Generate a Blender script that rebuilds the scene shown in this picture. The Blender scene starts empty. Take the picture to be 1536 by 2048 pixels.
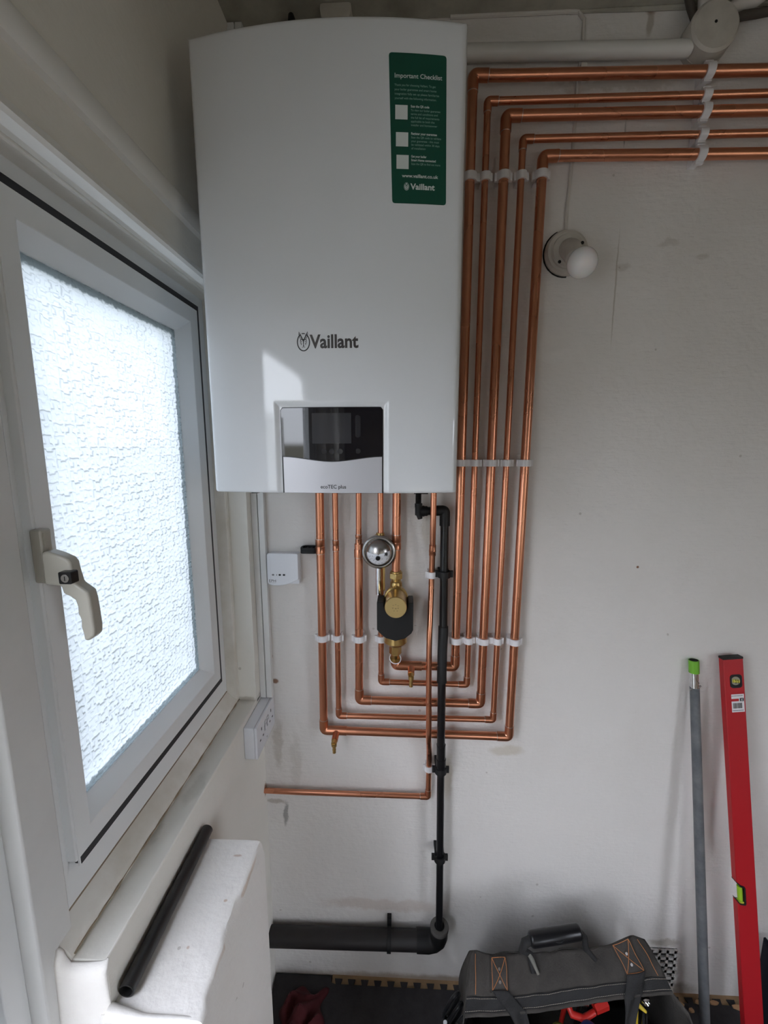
import bpy, bmesh, math, random
from math import sin, cos, pi, sqrt, radians
from mathutils import Vector, Matrix, Euler
random.seed(7)
SC = bpy.context.scene
COL = SC.collection
H = 1.685            # height of the lens above the floor
DCAM = 1.10          # distance of the lens from the boiler wall
# coordinates are written (x, d, z): x along the boiler wall, d = distance out from it, z relative to lens height
FLOOR = -1.685
CEIL = 0.9425
XW = -0.40           # room face of the window wall

def W(p): return Vector((p[0], -p[1], p[2] + H))

# ------------------------------------------------------------------ materials
MATS = {}
def nt(name):
    m = bpy.data.materials.new(name); m.use_nodes = True
    t = m.node_tree; b = t.nodes['Principled BSDF']
    MATS[name] = m
    return m, t, b
def node(t, typ, **kw):
    n = t.nodes.new(typ)
    for k, v in kw.items():
        if k in n.inputs.keys() if hasattr(n.inputs, 'keys') else False: n.inputs[k].default_value = v
        else: setattr(n, k, v)
    return n
def simple(name, col, rough=.5, metal=0, spec=None, coat=0, bump=0, bscale=60, var=0, vscale=8, var_col=None, trans=0, emis=None, detail=4, coords='Object'):
    m, t, b = nt(name)
    b.inputs['Base Color'].default_value = (*col, 1)
    b.inputs['Roughness'].default_value = rough
    b.inputs['Metallic'].default_value = metal
    if spec is not None: b.inputs['Specular IOR Level'].default_value = spec
    if coat: b.inputs['Coat Weight'].default_value = coat; b.inputs['Coat Roughness'].default_value = .06
    if trans: b.inputs['Transmission Weight'].default_value = trans
    tc = node(t, 'ShaderNodeTexCoord')
    if bump:
        n = node(t, 'ShaderNodeTexNoise', Scale=bscale, Detail=detail)
        t.links.new(tc.outputs[coords], n.inputs['Vector'])
        bp = node(t, 'ShaderNodeBump', Strength=bump, Distance=.002)
        t.links.new(n.outputs['Fac'], bp.inputs['Height']); t.links.new(bp.outputs['Normal'], b.inputs['Normal'])
    if var:
        n = node(t, 'ShaderNodeTexNoise', Scale=vscale, Detail=6, Roughness=.6)
        t.links.new(tc.outputs[coords], n.inputs['Vector'])
        r = node(t, 'ShaderNodeMapRange'); r.inputs['From Min'].default_value = .35; r.inputs['From Max'].default_value = .7
        t.links.new(n.outputs['Fac'], r.inputs['Value'])
        mx = node(t, 'ShaderNodeMix', data_type='RGBA')
        c2 = var_col or tuple(c * (1 - var) for c in col)
        mx.inputs[6].default_value = (*col, 1); mx.inputs[7].default_value = (*c2, 1)
        t.links.new(r.outputs['Result'], mx.inputs[0]); t.links.new(mx.outputs[2], b.inputs['Base Color'])
    return m

def plaster(name, base, dirt, spots=(), streaks=(), bump=.5):
    """painted plaster: faint mottling, brush texture, and stains/marks with shapes of their own.
    spots: (x, y, z, radius_x, radius_z, colour, strength) in world space"""
    m, t, b = nt(name)
    L = t.links.new
    b.inputs['Roughness'].default_value = .62
    b.inputs['Specular IOR Level'].default_value = .3
    g = node(t, 'ShaderNodeNewGeometry')
    pos = g.outputs['Position']
    n1 = node(t, 'ShaderNodeTexNoise', Scale=3.2, Detail=7, Roughness=.62); L(pos, n1.inputs['Vector'])
    mr = node(t, 'ShaderNodeMapRange'); mr.inputs['From Min'].default_value = .48; mr.inputs['From Max'].default_value = .78; mr.inputs['To Max'].default_value = .55
    L(n1.outputs['Fac'], mr.inputs['Value'])
    mx = node(t, 'ShaderNodeMix', data_type='RGBA'); mx.inputs[6].default_value = (*base, 1); mx.inputs[7].default_value = (*dirt, 1)
    L(mr.outputs['Result'], mx.inputs[0]); cur = mx.outputs[2]
    # little specks of missing paint
    v = node(t, 'ShaderNodeTexVoronoi', Scale=17.0); v.inputs['Randomness'].default_value = 1; L(pos, v.inputs['Vector'])
    n2 = node(t, 'ShaderNodeTexNoise', Scale=9, Detail=3); L(pos, n2.inputs['Vector'])
    ms = node(t, 'ShaderNodeMath', operation='LESS_THAN'); L(v.outputs['Distance'], ms.inputs[0]); ms.inputs[1].default_value = .07
    mg = node(t, 'ShaderNodeMath', operation='GREATER_THAN'); L(n2.outputs['Fac'], mg.inputs[0]); mg.inputs[1].default_value = .57
    mm = node(t, 'ShaderNodeMath', operation='MULTIPLY'); L(ms.outputs[0], mm.inputs[0]); L(mg.outputs[0], mm.inputs[1])
    mk = node(t, 'ShaderNodeMath', operation='MULTIPLY'); L(mm.outputs[0], mk.inputs[0]); mk.inputs[1].default_value = .35
    mx2 = node(t, 'ShaderNodeMix', data_type='RGBA'); L(mk.outputs[0], mx2.inputs[0]); L(cur, mx2.inputs[6]); mx2.inputs[7].default_value = (.20, .15, .11, 1); cur = mx2.outputs[2]
    # warped coordinates for stains
    nw = node(t, 'ShaderNodeTexNoise', Scale=22, Detail=5, Roughness=.65); L(pos, nw.inputs['Vector'])
    sb = node(t, 'ShaderNodeVectorMath', operation='SUBTRACT'); L(nw.outputs['Color'], sb.inputs[0]); sb.inputs[1].default_value = (.5, .5, .5)
    for (x, y, z, rx, ry, rz, col, st, wob) in spots:
        sc = node(t, 'ShaderNodeVectorMath', operation='SCALE'); L(sb.outputs[0], sc.inputs[0]); sc.inputs['Scale'].default_value = wob
        ad = node(t, 'ShaderNodeVectorMath', operation='ADD'); L(pos, ad.inputs[0]); L(sc.outputs[0], ad.inputs[1])
        s2 = node(t, 'ShaderNodeVectorMath', operation='SUBTRACT'); L(ad.outputs[0], s2.inputs[0]); s2.inputs[1].default_value = W((x, y, z))
        dv = node(t, 'ShaderNodeVectorMath', operation='DIVIDE'); L(s2.outputs[0], dv.inputs[0]); dv.inputs[1].default_value = (rx, ry, rz)
        ln = node(t, 'ShaderNodeVectorMath', operation='LENGTH'); L(dv.outputs[0], ln.inputs[0])
        r = node(t, 'ShaderNodeMapRange', interpolation_type='SMOOTHSTEP'); L(ln.outputs['Value'], r.inputs['Value'])
        r.inputs['From Min'].default_value = 1.0; r.inputs['From Max'].default_value = .45; r.inputs['To Min'].default_value = 0; r.inputs['To Max'].default_value = st
        m3 = node(t, 'ShaderNodeMix', data_type='RGBA'); L(r.outputs['Result'], m3.inputs[0]); L(cur, m3.inputs[6]); m3.inputs[7].default_value = (*col, 1); cur = m3.outputs[2]
    L(cur, b.inputs['Base Color'])
    # relief
    nb = node(t, 'ShaderNodeTexNoise', Scale=55, Detail=5, Roughness=.55); L(pos, nb.inputs['Vector'])
    nb2 = node(t, 'ShaderNodeTexNoise', Scale=7, Detail=3); L(pos, nb2.inputs['Vector'])
    mp = node(t, 'ShaderNodeMapping'); mp.inputs['Scale'].default_value = (30, 30, 160); L(pos, mp.inputs['Vector'])
    nb3 = node(t, 'ShaderNodeTexNoise', Scale=1, Detail=2); L(mp.outputs[0], nb3.inputs['Vector'])
    a1 = node(t, 'ShaderNodeMath', operation='MULTIPLY_ADD'); L(nb2.outputs['Fac'], a1.inputs[0]); a1.inputs[1].default_value = 2.2; L(nb.outputs['Fac'], a1.inputs[2])
    a2 = node(t, 'ShaderNodeMath', operation='MULTIPLY_ADD'); L(nb3.outputs['Fac'], a2.inputs[0]); a2.inputs[1].default_value = .5; L(a1.outputs[0], a2.inputs[2])
    bp = node(t, 'ShaderNodeBump', Strength=bump, Distance=.0035); L(a2.outputs[0], bp.inputs['Height']); L(bp.outputs['Normal'], b.inputs['Normal'])
    return m

DIRT = (.30, .25, .19); RUST = (.22, .10, .05); DARK = (.05, .045, .04)
WALLP = plaster('white_painted_plaster', (.70, .672, .645), (.63, .595, .56), spots=[
    # x, d, z, rx, ry, rz, colour, strength, wobble
    (.618, 0, -.3133, .0045, .02, .0045, RUST, 1, .003),
    (-.375, 0, -1.05, .035, .03, .012, DIRT, .55, .03), (-.345, 0, -1.09, .010, .03, .055, DARK, .55, .035),
    (-.36, 0, -.86, .02, .03, .10, DIRT, .35, .05), (-.31, 0, -.92, .02, .03, .12, DIRT, .2, .05),
    (-.36, 0, -.66, .012, .02, .010, RUST, .9, .012), (-.37, 0, -.585, .007, .02, .010, RUST, .7, .01),
    (.135, 0, -.95, .02, .03, .09, (.45, .38, .27), .5, .03), (.115, 0, -1.00, .012, .03, .09, (.45, .38, .27), .4, .03), (.30, 0, -.86, .06, .03, .02, (.45, .38, .27), .45, .04),
    (.065, 0, -.20, .02, .03, .10, (.48, .42, .32), .4, .03), (-.05, 0, -1.40, .25, .03, .03, (.40, .27, .20), .30, .05),
    (.535, 0, .945, .016, .03, .020, RUST, .9, .02), (.535, 0, .915, .010, .03, .030, DIRT, .6, .02), (.365, 0, .943, .05, .03, .006, DARK, .9, .01),
    (.39, 0, .835, .006, .03, .02, DARK, .7, .01), (.39, 0, .775, .004, .03, .03, DARK, .6, .01), (.50, 0, .70, .0025, .03, .035, DARK, .5, .006),
    (.505, 0, .37, .0025, .03, .16, DIRT, .5, .006), (.47, 0, .80, .20, .03, .018, DIRT, .4, .06),
    (.52, 0, .42, .02, .03, .012, DIRT, .25, .03), (.70, 0, .44, .02, .03, .008, DIRT, .25, .02), (.62, 0, .47, .03, .03, .012, DIRT, .25, .04),
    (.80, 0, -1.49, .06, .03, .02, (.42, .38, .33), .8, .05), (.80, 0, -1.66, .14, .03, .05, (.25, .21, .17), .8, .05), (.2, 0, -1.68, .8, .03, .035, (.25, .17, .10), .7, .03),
    (-.25, 0, .93, .02, .03, .03, DARK, .9, .01), (-.12, 0, .925, .03, .03, .004, DARK, .9, .01),
])
WALLL = plaster('cream_painted_plaster', (.80, .775, .715), (.73, .70, .63), spots=[
    (-.43, .02, -.69, .05, .05, .012, DIRT, .55, .02), (-.42, .35, -.69, .02, .06, .01, (.42, .40, .34), .35, .03), (-.44, .45, -.68, .015, .05, .02, (.40, .38, .3), .4, .03),
    (-.40, .012, -1.000, .03, .013, .026, RUST, .95, .010),
    (-.40, .35, -.86, .02, .012, .004, DIRT, .5, .01), (-.40, .47, .415, .02, .006, .005, DARK, .9, .004),
], bump=.25)
PLINTHM = plaster('cream_plaster_ledge', (.83, .80, .765), (.77, .73, .68), spots=[
    (-.31, .42, -.77, .010, .003, .02, (.45, .25, .15), .5, .006), (-.30, .50, -.77, .004, .003, .02, (.45, .25, .15), .6, .004), (-.33, .57, -.77, .003, .003, .02, (.45, .25, .15), .5, .003),
    (-.275, .5, -.774, .004, .12, .006, (.60, .45, .34), .6, .006),
], bump=.5)
FARM = simple('brown_painted_wall', (.30, .235, .17), rough=.8, bump=.2, var=.15)
UPVC = simple('white_upvc', (.80, .815, .82), rough=.30, spec=.5)
UPVCW = simple('white_upvc_worn', (.74, .74, .73), rough=.35, var=.10, vscale=6)
TIMBER = simple('cream_painted_timber', (.84, .82, .77), rough=.45, bump=.15, bscale=30, var=.25, vscale=9, var_col=(.66, .62, .54))
TRIMM = simple('painted_batten', (.84, .83, .80), rough=.5, bump=.2, bscale=25)
SEALM = simple('black_rubber_seal', (.012, .012, .016), rough=.5)
CEILM = simple('dingy_painted_ceiling', (.42, .40, .34), rough=.8, bump=.4, bscale=22, var=.4, vscale=10)
FLOORM = simple('dark_floorboards', (.10, .065, .04), rough=.7, bump=.3, bscale=30, var=.5, vscale=12)
WOODM = simple('raw_wood_strip', (.36, .23, .12), rough=.7, bump=.3, bscale=40, var=.35, vscale=14)
MATM = simple('black_foam', (.035, .032, .034), rough=.85, bump=.5, bscale=160, var=.4, vscale=30)
BOILERW = simple('white_enamel', (.70, .715, .735), rough=.07, spec=.5, bump=.01, bscale=300, detail=2)
BODYG = simple('grey_steel_case', (.55, .56, .57), rough=.4)
GLOSSB = simple('glossy_black_panel', (.008, .008, .011), rough=.035, spec=.6)
LCD = simple('grey_lcd', (.045, .045, .05), rough=.05, spec=.5)
BUTT = simple('dark_touch_key', (.022, .022, .026), rough=.06, spec=.5)
SILVERP = simple('silver_plastic', (.52, .52, .55), rough=.38, metal=.25)
GREEN = simple('green_sticker', (.007, .068, .044), rough=.45, spec=.35)
WHITEINK = simple('white_print', (.62, .66, .64), rough=.5)
PALEINK = simple('pale_green_print', (.26, .40, .34), rough=.5)
BLACKINK = simple('black_print', (.012, .013, .016), rough=.4)
GREYINK = simple('grey_print', (.06, .055, .055), rough=.4)
CLIPM = simple('translucent_white_nylon', (.74, .72, .73), rough=.38, spec=.5)
BLKP = simple('black_plastic', (.006, .006, .007), rough=.30, spec=.4)
BLKM = simple('black_matt_plastic', (.009, .009, .0095), rough=.55, spec=.35)
SOILM = simple('dusty_black_pipe', (.018, .015, .015), rough=.5, var=.5, vscale=10)
WHITEPL = simple('white_gloss_plastic', (.74, .75, .79), rough=.22, spec=.5)
CREAMPL = simple('cream_handle_plastic', (.44, .42, .365), rough=.35)
CHROME = simple('polished_chrome', (.75, .75, .77), rough=.08, metal=1)
STEEL = simple('brushed_steel', (.42, .40, .385), rough=.27, metal=1)
BRASS = simple('brass', (.62, .43, .17), rough=.30, metal=1, var=.25, vscale=50)
BRASSF = simple('brass_matt_face', (.60, .45, .20), rough=.42, metal=.85)
SOLDER = simple('solder', (.62, .58, .55), rough=.35, metal=1)
RED = simple('red_painted_aluminium', (.42, .012, .018), rough=.38, spec=.4)
LIME = simple('lime_plastic', (.16, .42, .03), rough=.4)
VIALL = simple('lime_vial', (.30, .50, .03), rough=.12, spec=.6)
VIALY = simple('yellow_vial', (.62, .58, .08), rough=.15)
POLEG = simple('grey_pole_sleeve', (.085, .092, .10), rough=.55, bump=.1, bscale=80, var=.45, vscale=20, var_col=(.16, .165, .17))
CANVAS = simple('worn_black_canvas', (.028, .025, .022), rough=.88, bump=.7, bscale=220, var=.8, vscale=9, var_col=(.058, .051, .045))
WEB = simple('black_webbing', (.014, .0135, .014), rough=.8, bump=.6, bscale=260)
ORST = simple('orange_thread', (.42, .16, .05), rough=.7)
WHST = simple('pale_thread', (.33, .29, .24), rough=.7)
BULBM = simple('opal_glass', (.82, .80, .80), rough=.12, spec=.5)
BULBM.node_tree.nodes['Principled BSDF'].inputs['Subsurface Weight'].default_value = .3
BULBM.node_tree.nodes['Principled BSDF'].inputs['Subsurface Scale'].default_value = .02
PORC = simple('old_cream_bakelite', (.55, .515, .46), rough=.4, bump=.15, bscale=30, var=.2, vscale=20)
HOLE = simple('dark_hole', (.01, .009, .008), rough=.9)
PAINTCAB = simple('painted_over_cable', (.60, .57, .53), rough=.6, bump=.2, bscale=30)
DKCAB = simple('dark_old_cable', (.06, .05, .04), rough=.7, bump=.4, bscale=60)
VENTM = simple('painted_terracotta_vent', (.52, .50, .47), rough=.7, bump=.4, bscale=60, var=.3, vscale=30)
REDCL = simple('dark_red_cloth', (.07, .007, .010), rough=.9, bump=.8, bscale=60)
REDPL = simple('red_plastic', (.45, .02, .015), rough=.35)
BLUEPL = simple('navy_plastic', (.015, .03, .11), rough=.4)
PALEPL = simple('pale_grey_plastic', (.55, .58, .60), rough=.4)
YELPL = simple('yellow_plastic', (.62, .45, .03), rough=.4)
OLIVE = simple('olive_plastic', (.11, .11, .015), rough=.5)
NAVY = simple('navy_fabric', (.012, .014, .03), rough=.9)
CHIPM = simple('wood_chip', (.42, .24, .12), rough=.8)
CONC = simple('pale_concrete', (.16, .16, .14), rough=.9, var=.15)
RENDERM = simple('pale_rendered_wall', (.60, .60, .57), rough=.9, var=.1)

def copper_mat(name, base, rough):
    m, t, b = nt(name)
    L = t.links.new
    b.inputs['Metallic'].default_value = 1; b.inputs['Roughness'].default_value = rough
    g = node(t, 'ShaderNodeNewGeometry')
    n = node(t, 'ShaderNodeTexNoise', Scale=5, Detail=3, Roughness=.5); L(g.outputs['Position'], n.inputs['Vector'])
    cr = node(t, 'ShaderNodeValToRGB'); L(n.outputs['Fac'], cr.inputs[0])
    e = cr.color_ramp.elements
    e[0].position = .1; e[0].color = (*base, 1); e[1].position = 1; e[1].color = (base[0] * .86, base[1] * .74, base[2] * .66, 1)
    L(cr.outputs[0], b.inputs['Base Color'])
    n2 = node(t, 'ShaderNodeTexNoise', Scale=6, Detail=2); L(g.outputs['Position'], n2.inputs['Vector'])
    mr = node(t, 'ShaderNodeMapRange'); mr.inputs['To Min'].default_value = rough * .85; mr.inputs['To Max'].default_value = rough * 1.2; L(n2.outputs['Fac'], mr.inputs['Value']); L(mr.outputs[0], b.inputs['Roughness'])
    return m
COPPER = copper_mat('copper', (.72, .335, .21), .27)
COPPERF = copper_mat('fitting_copper', (.62, .28, .17), .30)

def obscure_glass():
    m, t, b = nt('embossed_obscure_glass'); L = t.links.new
    t.nodes.remove(b); out = t.nodes['Material Output']
    g = node(t, 'ShaderNodeNewGeometry')
    sp = node(t, 'ShaderNodeSeparateXYZ'); L(g.outputs['Normal'], sp.inputs[0])
    ab = node(t, 'ShaderNodeMath', operation='ABSOLUTE'); L(sp.outputs[0], ab.inputs[0])
    mr = node(t, 'ShaderNodeMapRange'); L(ab.outputs[0], mr.inputs['Value'])
    mr.inputs['From Min'].default_value = .80; mr.inputs['From Max'].default_value = .985; mr.inputs['To Min'].default_value = .60; mr.inputs['To Max'].default_value = 1
    mul = node(t, 'ShaderNodeMix', data_type='RGBA'); L(mr.outputs[0], mul.inputs[0])
    mul.inputs[6].default_value = (.074, .084, .088, 1); mul.inputs[7].default_value = (.178, .194, .197, 1)  # slopes of the relief tinted darker, standing in for refracted light
    # grey spacer bar bonded behind the edge of the double-glazed unit
    sx = node(t, 'ShaderNodeSeparateXYZ'); L(g.outputs['Position'], sx.inputs[0])
    nz_ = node(t, 'ShaderNodeTexNoise', Scale=120, Detail=2); L(g.outputs['Position'], nz_.inputs['Vector'])
    def edge(sock, at, sign, w):
        a = node(t, 'ShaderNodeMath', operation='SUBTRACT'); L(sock, a.inputs[0]); a.inputs[1].default_value = at
        b2 = node(t, 'ShaderNodeMath', operation='MULTIPLY'); L(a.outputs[0], b2.inputs[0]); b2.inputs[1].default_value = sign
        c2 = node(t, 'ShaderNodeMath', operation='MULTIPLY_ADD'); L(nz_.outputs['Fac'], c2.inputs[0]); c2.inputs[1].default_value = .009; L(b2.outputs[0], c2.inputs[2])
        r2 = node(t, 'ShaderNodeMapRange'); L(c2.outputs[0], r2.inputs['Value']); r2.inputs['From Min'].default_value = w; r2.inputs['From Max'].default_value = w + .0035
        return r2.outputs[0]
    es = [edge(sx.outputs[1], -.166, -1, .017), edge(sx.outputs[2], .2535 + H, -1, .020), edge(sx.outputs[2], -.539 + H, 1, .019)]
    m_ = es[0]
    for q_ in es[1:]:
        k_ = node(t, 'ShaderNodeMath', operation='MINIMUM'); L(m_, k_.inputs[0]); L(q_, k_.inputs[1]); m_ = k_.outputs[0]
    mul0 = mul
    mul = node(t, 'ShaderNodeMix', data_type='RGBA'); L(m_, mul.inputs[0]); mul.inputs[6].default_value = (.050, .060, .062, 1); L(mul0.outputs[2], mul.inputs[7])
    tr = node(t, 'ShaderNodeBsdfTransparent'); L(mul.outputs[2], tr.inputs['Color'])
    tl = node(t, 'ShaderNodeBsdfTranslucent'); L(mul.outputs[2], tl.inputs['Color'])
    gl = node(t, 'ShaderNodeBsdfGlossy'); gl.inputs['Roughness'].default_value = .15; gl.inputs['Color'].default_value = (.8, .85, .85, 1)
    m1 = node(t, 'ShaderNodeMixShader'); m1.inputs[0].default_value = .93; L(tr.outputs[0], m1.inputs[1]); L(tl.outputs[0], m1.inputs[2])
    m2 = node(t, 'ShaderNodeMixShader'); m2.inputs[0].default_value = .06; L(m1.outputs[0], m2.inputs[1]); L(gl.outputs[0], m2.inputs[2])
    L(m2.outputs[0], out.inputs[0]); return m
def clear_glass():
    m, t, b = nt('clear_glass'); L = t.links.new
    t.nodes.remove(b); out = t.nodes['Material Output']
    tr = node(t, 'ShaderNodeBsdfTransparent'); tr.inputs['Color'].default_value = (.95, .95, .94, 1)
    gl = node(t, 'ShaderNodeBsdfGlossy'); gl.inputs['Roughness'].default_value = .02
    m2 = node(t, 'ShaderNodeMixShader'); m2.inputs[0].default_value = .07; L(tr.outputs[0], m2.inputs[1]); L(gl.outputs[0], m2.inputs[2])
    L(m2.outputs[0], out.inputs[0]); return m
OBSC = obscure_glass(); CLEAR = clear_glass()

# ------------------------------------------------------------------ mesh builder (coordinates x, d, z)
class MB:
    def __init__(s): s.v = []; s.f = []; s.mi = []; s.cur = 0
    def add(s, vs, fs):
        o = len(s.v); s.v += [tuple(v) for v in vs]; s.f += [[o + i for i in f] for f in fs]; s.mi += [s.cur] * len(fs); return s
    def mat(s, i): s.cur = i; return s
    def box(s, x0, x1, d0, d1, z0, z1):
        vs = [(x, d, z) for x in (x0, x1) for d in (d0, d1) for z in (z0, z1)]
        return s.add(vs, [(0, 1, 3, 2), (4, 6, 7, 5), (0, 4, 5, 1), (2, 3, 7, 6), (0, 2, 6, 4), (1, 5, 7, 3)])
    def hexa(s, vs):   # 8 verts: bottom 4 loop, top 4 loop
        return s.add(vs, [(0, 1, 2, 3), (4, 7, 6, 5), (0, 4, 5, 1), (1, 5, 6, 2), (2, 6, 7, 3), (3, 7, 4, 0)])
    def prism(s, poly, a0, a1, axis='d', cap=True):
        """poly of 2-D points; axis 'd': (x,z); axis 'x': (d,z); axis 'z': (x,d)"""
        def P(p, a): return {'d': (p[0], a, p[1]), 'x': (a, p[0], p[1]), 'z': (p[0], p[1], a)}[axis]
        n = len(poly); vs = [P(p, a0) for p in poly] + [P(p, a1) for p in poly]
        fs = [(i, (i + 1) % n, n + (i + 1) % n, n + i) for i in range(n)]
        if cap: fs += [tuple(range(n)), tuple(range(n, 2 * n))]
        return s.add(vs, fs)
    def strip(s, outer, inner, a0, a1, axis='d'):
        """closed band between two loops of equal length, extruded"""
        def P(p, a): return {'d': (p[0], a, p[1]), 'x': (a, p[0], p[1]), 'z': (p[0], p[1], a)}[axis]
        n = len(outer)
        vs = [P(p, a0) for p in outer] + [P(p, a0) for p in inner] + [P(p, a1) for p in outer] + [P(p, a1) for p in inner]
        fs = []
        for i in range(n):
            j = (i + 1) % n
            fs += [(i, j, n + j, n + i), (2 * n + i, 3 * n + i, 3 * n + j, 2 * n + j), (i, 2 * n + i, 2 * n + j, j), (n + i, n + j, 3 * n + j, 3 * n + i)]
        return s.add(vs, fs)
    def tube(s, path, r, seg=20, cap=True, start=0.0):
        P = [Vector(p) for p in path]; n = len(P)
        rs = r if isinstance(r, (list, tuple)) else [r] * n
        T = [(P[min(i + 1, n - 1)] - P[max(i - 1, 0)]).normalized() for i in range(n)]
        ref = Vector((0, 1, 0)) if abs(T[0].y) < .9 else Vector((1, 0, 0))
        u = T[0].cross(ref).normalized(); vs = []
        for i in range(n):
            if i: u = (u - T[i] * u.dot(T[i])).normalized()
            w = T[i].cross(u)
            for k in range(seg):
                a = 2 * pi * k / seg + start; vs.append(P[i] + (u * cos(a) + w * sin(a)) * rs[i])
        fs = [(i * seg + k, i * seg + (k + 1) % seg, (i + 1) * seg + (k + 1) % seg, (i + 1) * seg + k) for i in range(n - 1) for k in range(seg)]
        if cap: fs += [tuple(range(seg)), tuple(range((n - 1) * seg, n * seg))]
        return s.add(vs, fs)
    def lathe(s, prof, c, ax='d', seg=32, closed=True):
        """prof: (along, radius) pairs; axis through c"""
        path = []
        for a, r in prof:
            path.append(a)
        vs = []; n = len(prof)
        for a, r in prof:
            for k in range(seg):
                t = 2 * pi * k / seg; p, q = r * cos(t), r * sin(t)
                vs.append({'d': (c[0] + p, c[1] + a, c[2] + q), 'x': (c[0] + a, c[1] + p, c[2] + q), 'z': (c[0] + p, c[1] + q, c[2] + a)}[ax])
        fs = [(i * seg + k, i * seg + (k + 1) % seg, (i + 1) * seg + (k + 1) % seg, (i + 1) * seg + k) for i in range(n - 1) for k in range(seg)]
        if closed: fs += [tuple(range(seg)), tuple(range((n - 1) * seg, n * seg))]
        return s.add(vs, fs)
    def grid(s, fn, nu, nv):
        vs = [fn(i / nu, j / nv) for j in range(nv + 1) for i in range(nu + 1)]
        fs = [(j * (nu + 1) + i, j * (nu + 1) + i + 1, (j + 1) * (nu + 1) + i + 1, (j + 1) * (nu + 1) + i) for j in range(nv) for i in range(nu)]
        return s.add(vs, fs)
    def build(s, name, mats, parent=None, local=False, bevel=0, sharp=35, seg=2, recalc=True, label=None, solid=0, subd=0):
        me = bpy.data.meshes.new(name)
        mats = mats if isinstance(mats, (list, tuple)) else [mats]
        if local: vs = [(v[0], -v[1], v[2]) for v in s.v]
        else:
            off = Vector((0, 0, 0))
            q = parent
            while q is not None: off += q.location; q = q.parent
            vs = [W(v) - off for v in s.v]
        me.from_pydata(vs, [], s.f)
        for m in mats: me.materials.append(m)
        me.polygons.foreach_set('material_index', s.mi)
        if recalc:
            bm = bmesh.new(); bm.from_mesh(me); bmesh.ops.recalc_face_normals(bm, faces=bm.faces); bm.to_mesh(me); bm.free()
        me.polygons.foreach_set('use_smooth', [True] * len(me.polygons))
        me.set_sharp_from_angle(angle=radians(sharp))
        me.update()
        o = bpy.data.objects.new(name, me); COL.objects.link(o)
        if parent is not None: o.parent = parent
        if solid:
            q = o.modifiers.new('thickness', 'SOLIDIFY'); q.thickness = solid; q.offset = 0
        if subd:
            q = o.modifiers.new('smooth', 'SUBSURF'); q.levels = subd; q.render_levels = subd
        if bevel:
            q = o.modifiers.new('bevel', 'BEVEL'); q.width = bevel; q.segments = seg; q.limit_method = 'ANGLE'; q.angle_limit = radians(40)
            q.harden_normals = False
        if label: o['label'] = label
        return o

def tag(o, label, cat, group=None, kind=None):
    o['label'] = label; o['category'] = cat
    if group: o['group'] = group
    if kind: o['kind'] = kind
    return o
def thing(name, label, cat, p, group=None, rz=0, world=False):
    o = bpy.data.objects.new(name, None); COL.objects.link(o); o.empty_display_size = .05
    o.location = W(p); o.rotation_euler = (0, 0, rz)
    if label: tag(o, label, cat, group)
    return o
def structure(o, label=None):
    o['kind'] = 'structure'
    if label: o['label'] = label
    return o
def rect(x0, x1, z0, z1, r=0, n=4):
    if not r: return [(x0, z0), (x1, z0), (x1, z1), (x0, z1)]
    out = []
    for cx, cz, a in ((x1 - r, z0 + r, -90), (x1 - r, z1 - r, 0), (x0 + r, z1 - r, 90), (x0 + r, z0 + r, 180)):
        for k in range(n + 1):
            t = radians(a + 90 * k / n); out.append((cx + r * cos(t), cz + r * sin(t)))
    return out
def circ(cx, cz, r, n=24, rz=None): return [(cx + r * cos(2 * pi * k / n), cz + (rz or r) * sin(2 * pi * k / n)) for k in range(n)]

def text_obj(body, name, size, mat, fn, parent, align='LEFT', bold=0.0, sx=1.0, thick=.0002, local=False, label=None, spacing=1.0, width=None):
    """lettering as real mesh; fn(tx, tz, e) maps text plane to (x,d,z)"""
    cu = bpy.data.curves.new(name, 'FONT'); cu.body = body; cu.size = size; cu.align_x = align
    cu.offset = bold; cu.extrude = thick; cu.resolution_u = 3; cu.space_character = spacing
    tmp = bpy.data.objects.new(name + '_source', cu); COL.objects.link(tmp)
    dg = bpy.context.evaluated_depsgraph_get(); dg.update()
    me = bpy.data.meshes.new_from_object(tmp.evaluated_get(dg))
    bpy.data.objects.remove(tmp); bpy.data.curves.remove(cu)
    if width:
        xs = [v.co.x for v in me.vertices]; sx = width / max(1e-6, (max(xs) - min(xs)))
    off = Vector((0, 0, 0)); q = parent
    while q is not None and not local: off += q.location; q = q.parent
    for v in me.vertices:
        p = fn(v.co.x * sx, v.co.y, v.co.z + thick)
        v.co = (Vector((p[0], -p[1], p[2])) if local else W(p) - off)
    me.materials.clear(); me.materials.append(mat)
    me.name = name
    o = bpy.data.objects.new(name, me); COL.objects.link(o); o.parent = parent
    if label: o['label'] = label
    return o

def fillet(pts, rad, n=6):
    P = [Vector(p) for p in pts]; out = [P[0]]
    for i in range(1, len(P) - 1):
        a = (P[i - 1] - P[i]); b = (P[i + 1] - P[i]); ra = min(rad, a.length * .49, b.length * .49)
        if a.normalized().dot(b.normalized()) < -.999: out.append(P[i]); continue
        p0 = P[i] + a.normalized() * ra; p1 = P[i] + b.normalized() * ra
        for k in range(n + 1):
            t = k / n; out.append(p0 * (1 - t) ** 2 + P[i] * 2 * t * (1 - t) + p1 * t * t)
    out.append(P[-1]); return out

# ================================================================== THE ROOM
RX1, RD1 = 1.95, 2.9
# floor, ceiling, boiler wall
structure(MB().box(-.60, RX1, -.2, RD1, FLOOR - .1, FLOOR).build('floor', FLOORM))
structure(MB().box(-.62, RX1 + .1, -.2, RD1, CEIL, CEIL + .12).build('ceiling', CEILM))
structure(MB().box(-.62, RX1 + .1, -.2, 0, FLOOR - .1, CEIL + .01).build('wall_back', WALLP))
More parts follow.
